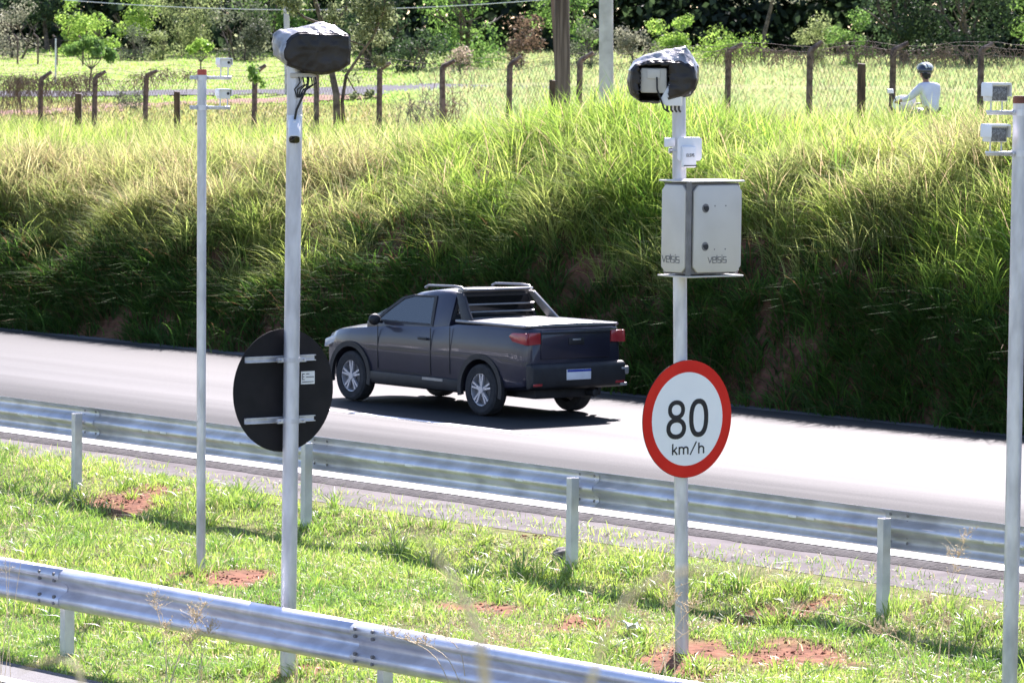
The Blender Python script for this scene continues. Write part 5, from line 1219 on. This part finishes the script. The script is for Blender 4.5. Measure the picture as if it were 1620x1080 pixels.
stems('dry stems rising beside the foot of the cabinet pole', bunch(1010, 1090, 28.3, [(1050, 905), (1070, 940), (1110, 950), (990, 960), (1128, 985)]))
def blade_near(label, b_, path, r0):
    pts = [at(*p) for p in path]; st_v = pts[0]-(pts[1]-pts[0]); pts = [st_v]+pts; q = [b_-b_]
    for i_ in range(len(pts)-1):
        a0, a1, a2, a3 = pts[max(i_-1, 0)], pts[i_], pts[i_+1], pts[min(i_+2, len(pts)-1)]
        for k in range(8): t = k/8; q.append(.5*((2*a1)+(a2-a0)*t+(2*a0-5*a1+4*a2-a3)*t*t+(3*a1-a0-3*a2+a3)*t**3)-b_)
    q.append(pts[-1]-b_); o = MB().tube(q, [r0*(1-.85*(i_/len(q))**2) for i_ in range(len(q))], 6).build('dry_grass', M['strawmat'], None, loc=b_); return tag(o, label, 'dry grass', kind='thing')
blade_near('very close out of focus straw stalk leaning left, in front of the near guardrail', on(800, 4.6), [(770, 1090, 4.6), (752, 990, 4.6), (705, 900, 4.6), (655, 828, 4.6)], .0062)
blade_near('very close out of focus arching blade that crosses the cabinet pole', on(900, 4.8), [(930, 1090, 4.8), (985, 955, 4.8), (1085, 903, 4.8), (1200, 905, 4.8), (1320, 925, 4.8)], .0042)
blade_near('close out of focus stalk bending over the dark side road corner', on(150, 6.5), [(132, 1090, 6.5), (118, 1052, 6.5), (80, 1044, 6.5), (30, 1062, 6.5)], .0045)
def twigs(px, D, hpx, wpx, n_, label, mname, seed):
    r_ = random.Random(seed); b_ = on(px, D); sg_ = []; u = D/FPX
    for _ in range(n_):
        x0 = r_.gauss(0, wpx*u*.25); p = Vector((x0, r_.gauss(0, .3), 0)); d = Vector((r_.gauss(0, .28), 0, 1)); ln = hpx*u*r_.uniform(.4, 1.05)
        for k in range(5):
            e = p+d.normalized()*ln/5; sg_.append((p, e, .011*(1-.15*k))); 
            if k > 1:
                for _2 in range(2): f_ = Vector((r_.gauss(0, .6), 0, r_.uniform(.1, .9))).normalized()*ln*.16; sg_.append((e, e+f_, .006))
            p = e; d = d+Vector((r_.gauss(0, .18), 0, 0))
    o = wires('dry_shrub', sg_, M[mname], None); o.location = b_; return tag(o, label, 'dry shrub')
twigs(672, 118, 62, 90, 60, 'leafless brown shrub left of mid photo, behind the fence', 'wire', 1)
twigs(712, 112, 96, 34, 16, 'tall rusty dry stalks standing above the leafless shrub', 'rust', 2)
twigs(885, 84, 95, 22, 12, 'dry brown weed stalks in front of the brown utility pole', 'rust', 3)

# ------------------------------------------------------------------ rider on a motorcycle
Db = 83.0; rb_ = on(1468, Db)
print('rider ground', rb_, 'want', 4.46-22*Db/7000-1.70)
mo = thing('motorcycle', rb_, 'small motorcycle with a white front panel, half hidden in the terrace grass', 'motorcycle', rz=RZ)
def bwheel(y):
    ty = MB(); n_ = 28; vs = []; fs = []
    for i in range(n_):
        a_ = 2*PI*i/n_
        for k in range(8): b2 = 2*PI*k/8; rr_ = .255+.045*math.cos(b2); vs.append((.045*math.sin(b2), y+rr_*math.cos(a_), .30+rr_*math.sin(a_)))
    for i in range(n_):
        for k in range(8): fs.append((i*8+k, i*8+(k+1) % 8, ((i+1) % n_)*8+(k+1) % 8, ((i+1) % n_)*8+k))
    w_ = ty.add(vs, fs).build('wheel', M['tyre'], mo); r_ = MB()
    for k in range(6): a_ = PI*k/3; r_.tube([(0, y, .30), (0, y+.225*math.cos(a_), .30+.225*math.sin(a_))], .012, 6)
    r_.tube([(-.06, y, .30), (.06, y, .30)], .04, 12); r_.build('rim', M['rim'], w_)
bwheel(-.42); bwheel(.86)
MB().box((0, .15, .50), (.26, .42, .34)).build('engine', M['gasket'], mo, .04)
f_ = MB(); f_.tube([(0, -.42, .32), (0, -.05, .45), (0, .30, .80), (0, .55, .86)], .04, 10); f_.build('frame', M['trim'], mo)
f_ = MB(); f_.ell((0, .30, .86), (.15, .26, .12)); f_.build('tank', M['helmet'], mo)
MB().box((0, -.22, .80), (.26, .66, .09)).build('seat', M['trim'], mo, .035, 3)
f_ = MB(); f_.tube([(-.07, .86, .30), (-.07, .60, .98)], .024, 8); f_.tube([(.07, .86, .30), (.07, .60, .98)], .024, 8); f_.tube([(-.08, .60, .97), (.08, .60, .97)], .03, 8); f_.build('fork', M['galv'], mo)
hb_ = MB(); hb_.tube([(-.36, .48, 1.06), (-.20, .56, 1.04), (0, .58, .99), (.20, .56, 1.04), (.36, .48, 1.06)], .015, 8); hb_.build('handlebar', M['trim'], mo)
f_ = MB(); f_.prism([(.62, .90), (.80, .98), (.70, 1.17), (.56, 1.20), (.54, 1.02)], 0, -.21, .21); f_.build('front_panel', M['white'], mo, .03, 3)
for sd in (-1, 1):
    k_ = MB(); k_.tube([(sd*.30, .52, 1.05), (sd*.42, .56, 1.24)], .009, 6); ms = k_.build('mirror', M['trim'], mo); MB().box((sd*.45, .56, 1.27), (.15, .03, .085)).build('mirror_glass', M['white'], ms, .012)
MB().prism([(-.86, .60), (-.45, .66), (-.42, .74), (-.85, .72)], 0, -.09, .09).build('tail', M['trim'], mo, .02)
pr = thing('person', rb_, 'rider in a pale lilac shirt and a dark streaked helmet, on the motorcycle', 'person', rz=RZ)
def skinned(name, joints, edges, m, parent, lvl=2):
    me = bpy.data.meshes.new(name); me.from_pydata([j[0] for j in joints], edges, []); o = link(name, me, m, parent)
    sk = o.modifiers.new('skin', 'SKIN'); sk.use_smooth_shade = True
    for i, j in enumerate(joints): d = me.skin_vertices[0].data[i]; d.radius = (j[1], j[2] if len(j) > 2 else j[1]); d.use_root = (i == 0)
    sb_ = o.modifiers.new('sub', 'SUBSURF'); sb_.levels = lvl; sb_.render_levels = lvl
    return bake(o)
J = [((0, -.08, .90), .12, .10), ((0, -.03, 1.08), .115, .09), ((0, .04, 1.28), .12, .08), ((0, .09, 1.42), .055), ((0, .115, 1.50), .055), ((0, .14, 1.58), .085, .10), ((0, .145, 1.67), .075, .085)]
E_ = [(0, 1), (1, 2), (2, 3), (3, 4), (4, 5), (5, 6)]
for sd in (-1, 1):
    k = len(J); J += [((sd*.19, .05, 1.36), .062), ((sd*.29, .20, 1.16), .044), ((sd*.33, .42, 1.10), .030), ((sd*.335, .49, 1.085), .034, .02)]; E_ += [(2, k), (k, k+1), (k+1, k+2), (k+2, k+3)]
    k = len(J); J += [((sd*.10, -.03, .88), .095), ((sd*.19, .36, .76), .062), ((sd*.17, .24, .36), .040), ((sd*.17, .36, .30), .036)]; E_ += [(0, k), (k, k+1), (k+1, k+2), (k+2, k+3)]
body_ = skinned('body', J, E_, M['skin'], pr)
fg_ = []
for sd in (-1, 1):
    for q in range(4):
        x_ = sd*(.302+.02*q); skinned('finger', [((x_, .50, 1.09), .010), ((x_, .535, 1.075), .009), ((x_, .528, 1.045), .008)], [(0, 1), (1, 2)], M['skin'], body_, 1)
    skinned('thumb', [((sd*.30, .47, 1.075), .011), ((sd*.285, .50, 1.05), .010), ((sd*.295, .52, 1.03), .009)], [(0, 1), (1, 2)], M['skin'], body_, 1)
JS = [((0, -.09, .86), .16, .135), ((0, -.03, 1.06), .155, .125), ((0, .03, 1.28), .20, .15), ((0, .075, 1.415), .10, .09)]; ES = [(0, 1), (1, 2), (2, 3)]
for sd in (-1, 1): k = len(JS); JS += [((sd*.19, .05, 1.355), .105), ((sd*.29, .20, 1.16), .064), ((sd*.325, .38, 1.11), .046)]; ES += [(2, k), (k, k+1), (k+1, k+2)]
skinned('shirt', JS, ES, M['shirt'], pr)
JT = [((0, -.09, .87), .15, .12)]; ET = []
for sd in (-1, 1): k = len(JT); JT += [((sd*.10, -.02, .87), .11), ((sd*.19, .36, .765), .078), ((sd*.17, .25, .40), .056)]; ET += [(0, k), (k, k+1), (k+1, k+2)]
skinned('trousers', JT, ET, M['jeans'], pr)
for sd in (-1, 1): MB().box((sd*.17, .33, .285), (.09, .26, .08)).build('shoe', M['trim'], pr, .03, 3)
hm = MB(); hm.ell((0, .135, 1.655), (.138, .160, .132), 24, 16)
hme = [v for v in hm.v]; hmo = hm.build('helmet', M['helmet'], pr)
bm = bmesh.new(); bm.from_mesh(hmo.data)
bmesh.ops.delete(bm, geom=[f for f in bm.faces if f.calc_center_median().z < 1.615 or (f.calc_center_median().y > .22 and f.calc_center_median().z < 1.66)], context='FACES'); bm.to_mesh(hmo.data); bm.free()
md = hmo.modifiers.new('s', 'SOLIDIFY'); md.thickness = .02; bake(hmo)
for k, x_ in enumerate((-.075, -.025, .025, .075)):
    t = MB(); t.tube([(x_*1.0, .135+.163*math.cos(R(a_))*math.sqrt(1-(x_/.14)**2), 1.657+.135*math.sin(R(a_))*math.sqrt(1-(x_/.14)**2)) for a_ in range(25, 168, 12)], .017, 6); t.build('helmet_stripe', M['white'], hmo)
hr = MB(); hr.ell((0, .09, 1.575), (.085, .085, .09)); hr.build('hair', M['hair'], pr)
pr.scale = mo.scale = (1.03, 1.03, 1.03)
fc = MB(); fc.tube([(0, .235, 1.60), (0, .262, 1.575), (0, .245, 1.562)], [.010, .017, .012], 8); fc.build('nose', M['skin'], body_)
for sd in (-1, 1): e = MB(); e.ell((sd*.035, .232, 1.605), (.014, .010, .009), 10, 8); e.build('eye', M['ink'], body_); e = MB(); e.ell((sd*.094, .135, 1.575), (.014, .022, .034), 10, 8); e.build('ear', M['skin'], body_)
mt_ = MB(); mt_.tube([(-.026, .236, 1.535), (0, .243, 1.533), (.026, .236, 1.535)], .006, 6); mt_.build('mouth', M['redlens'], body_)
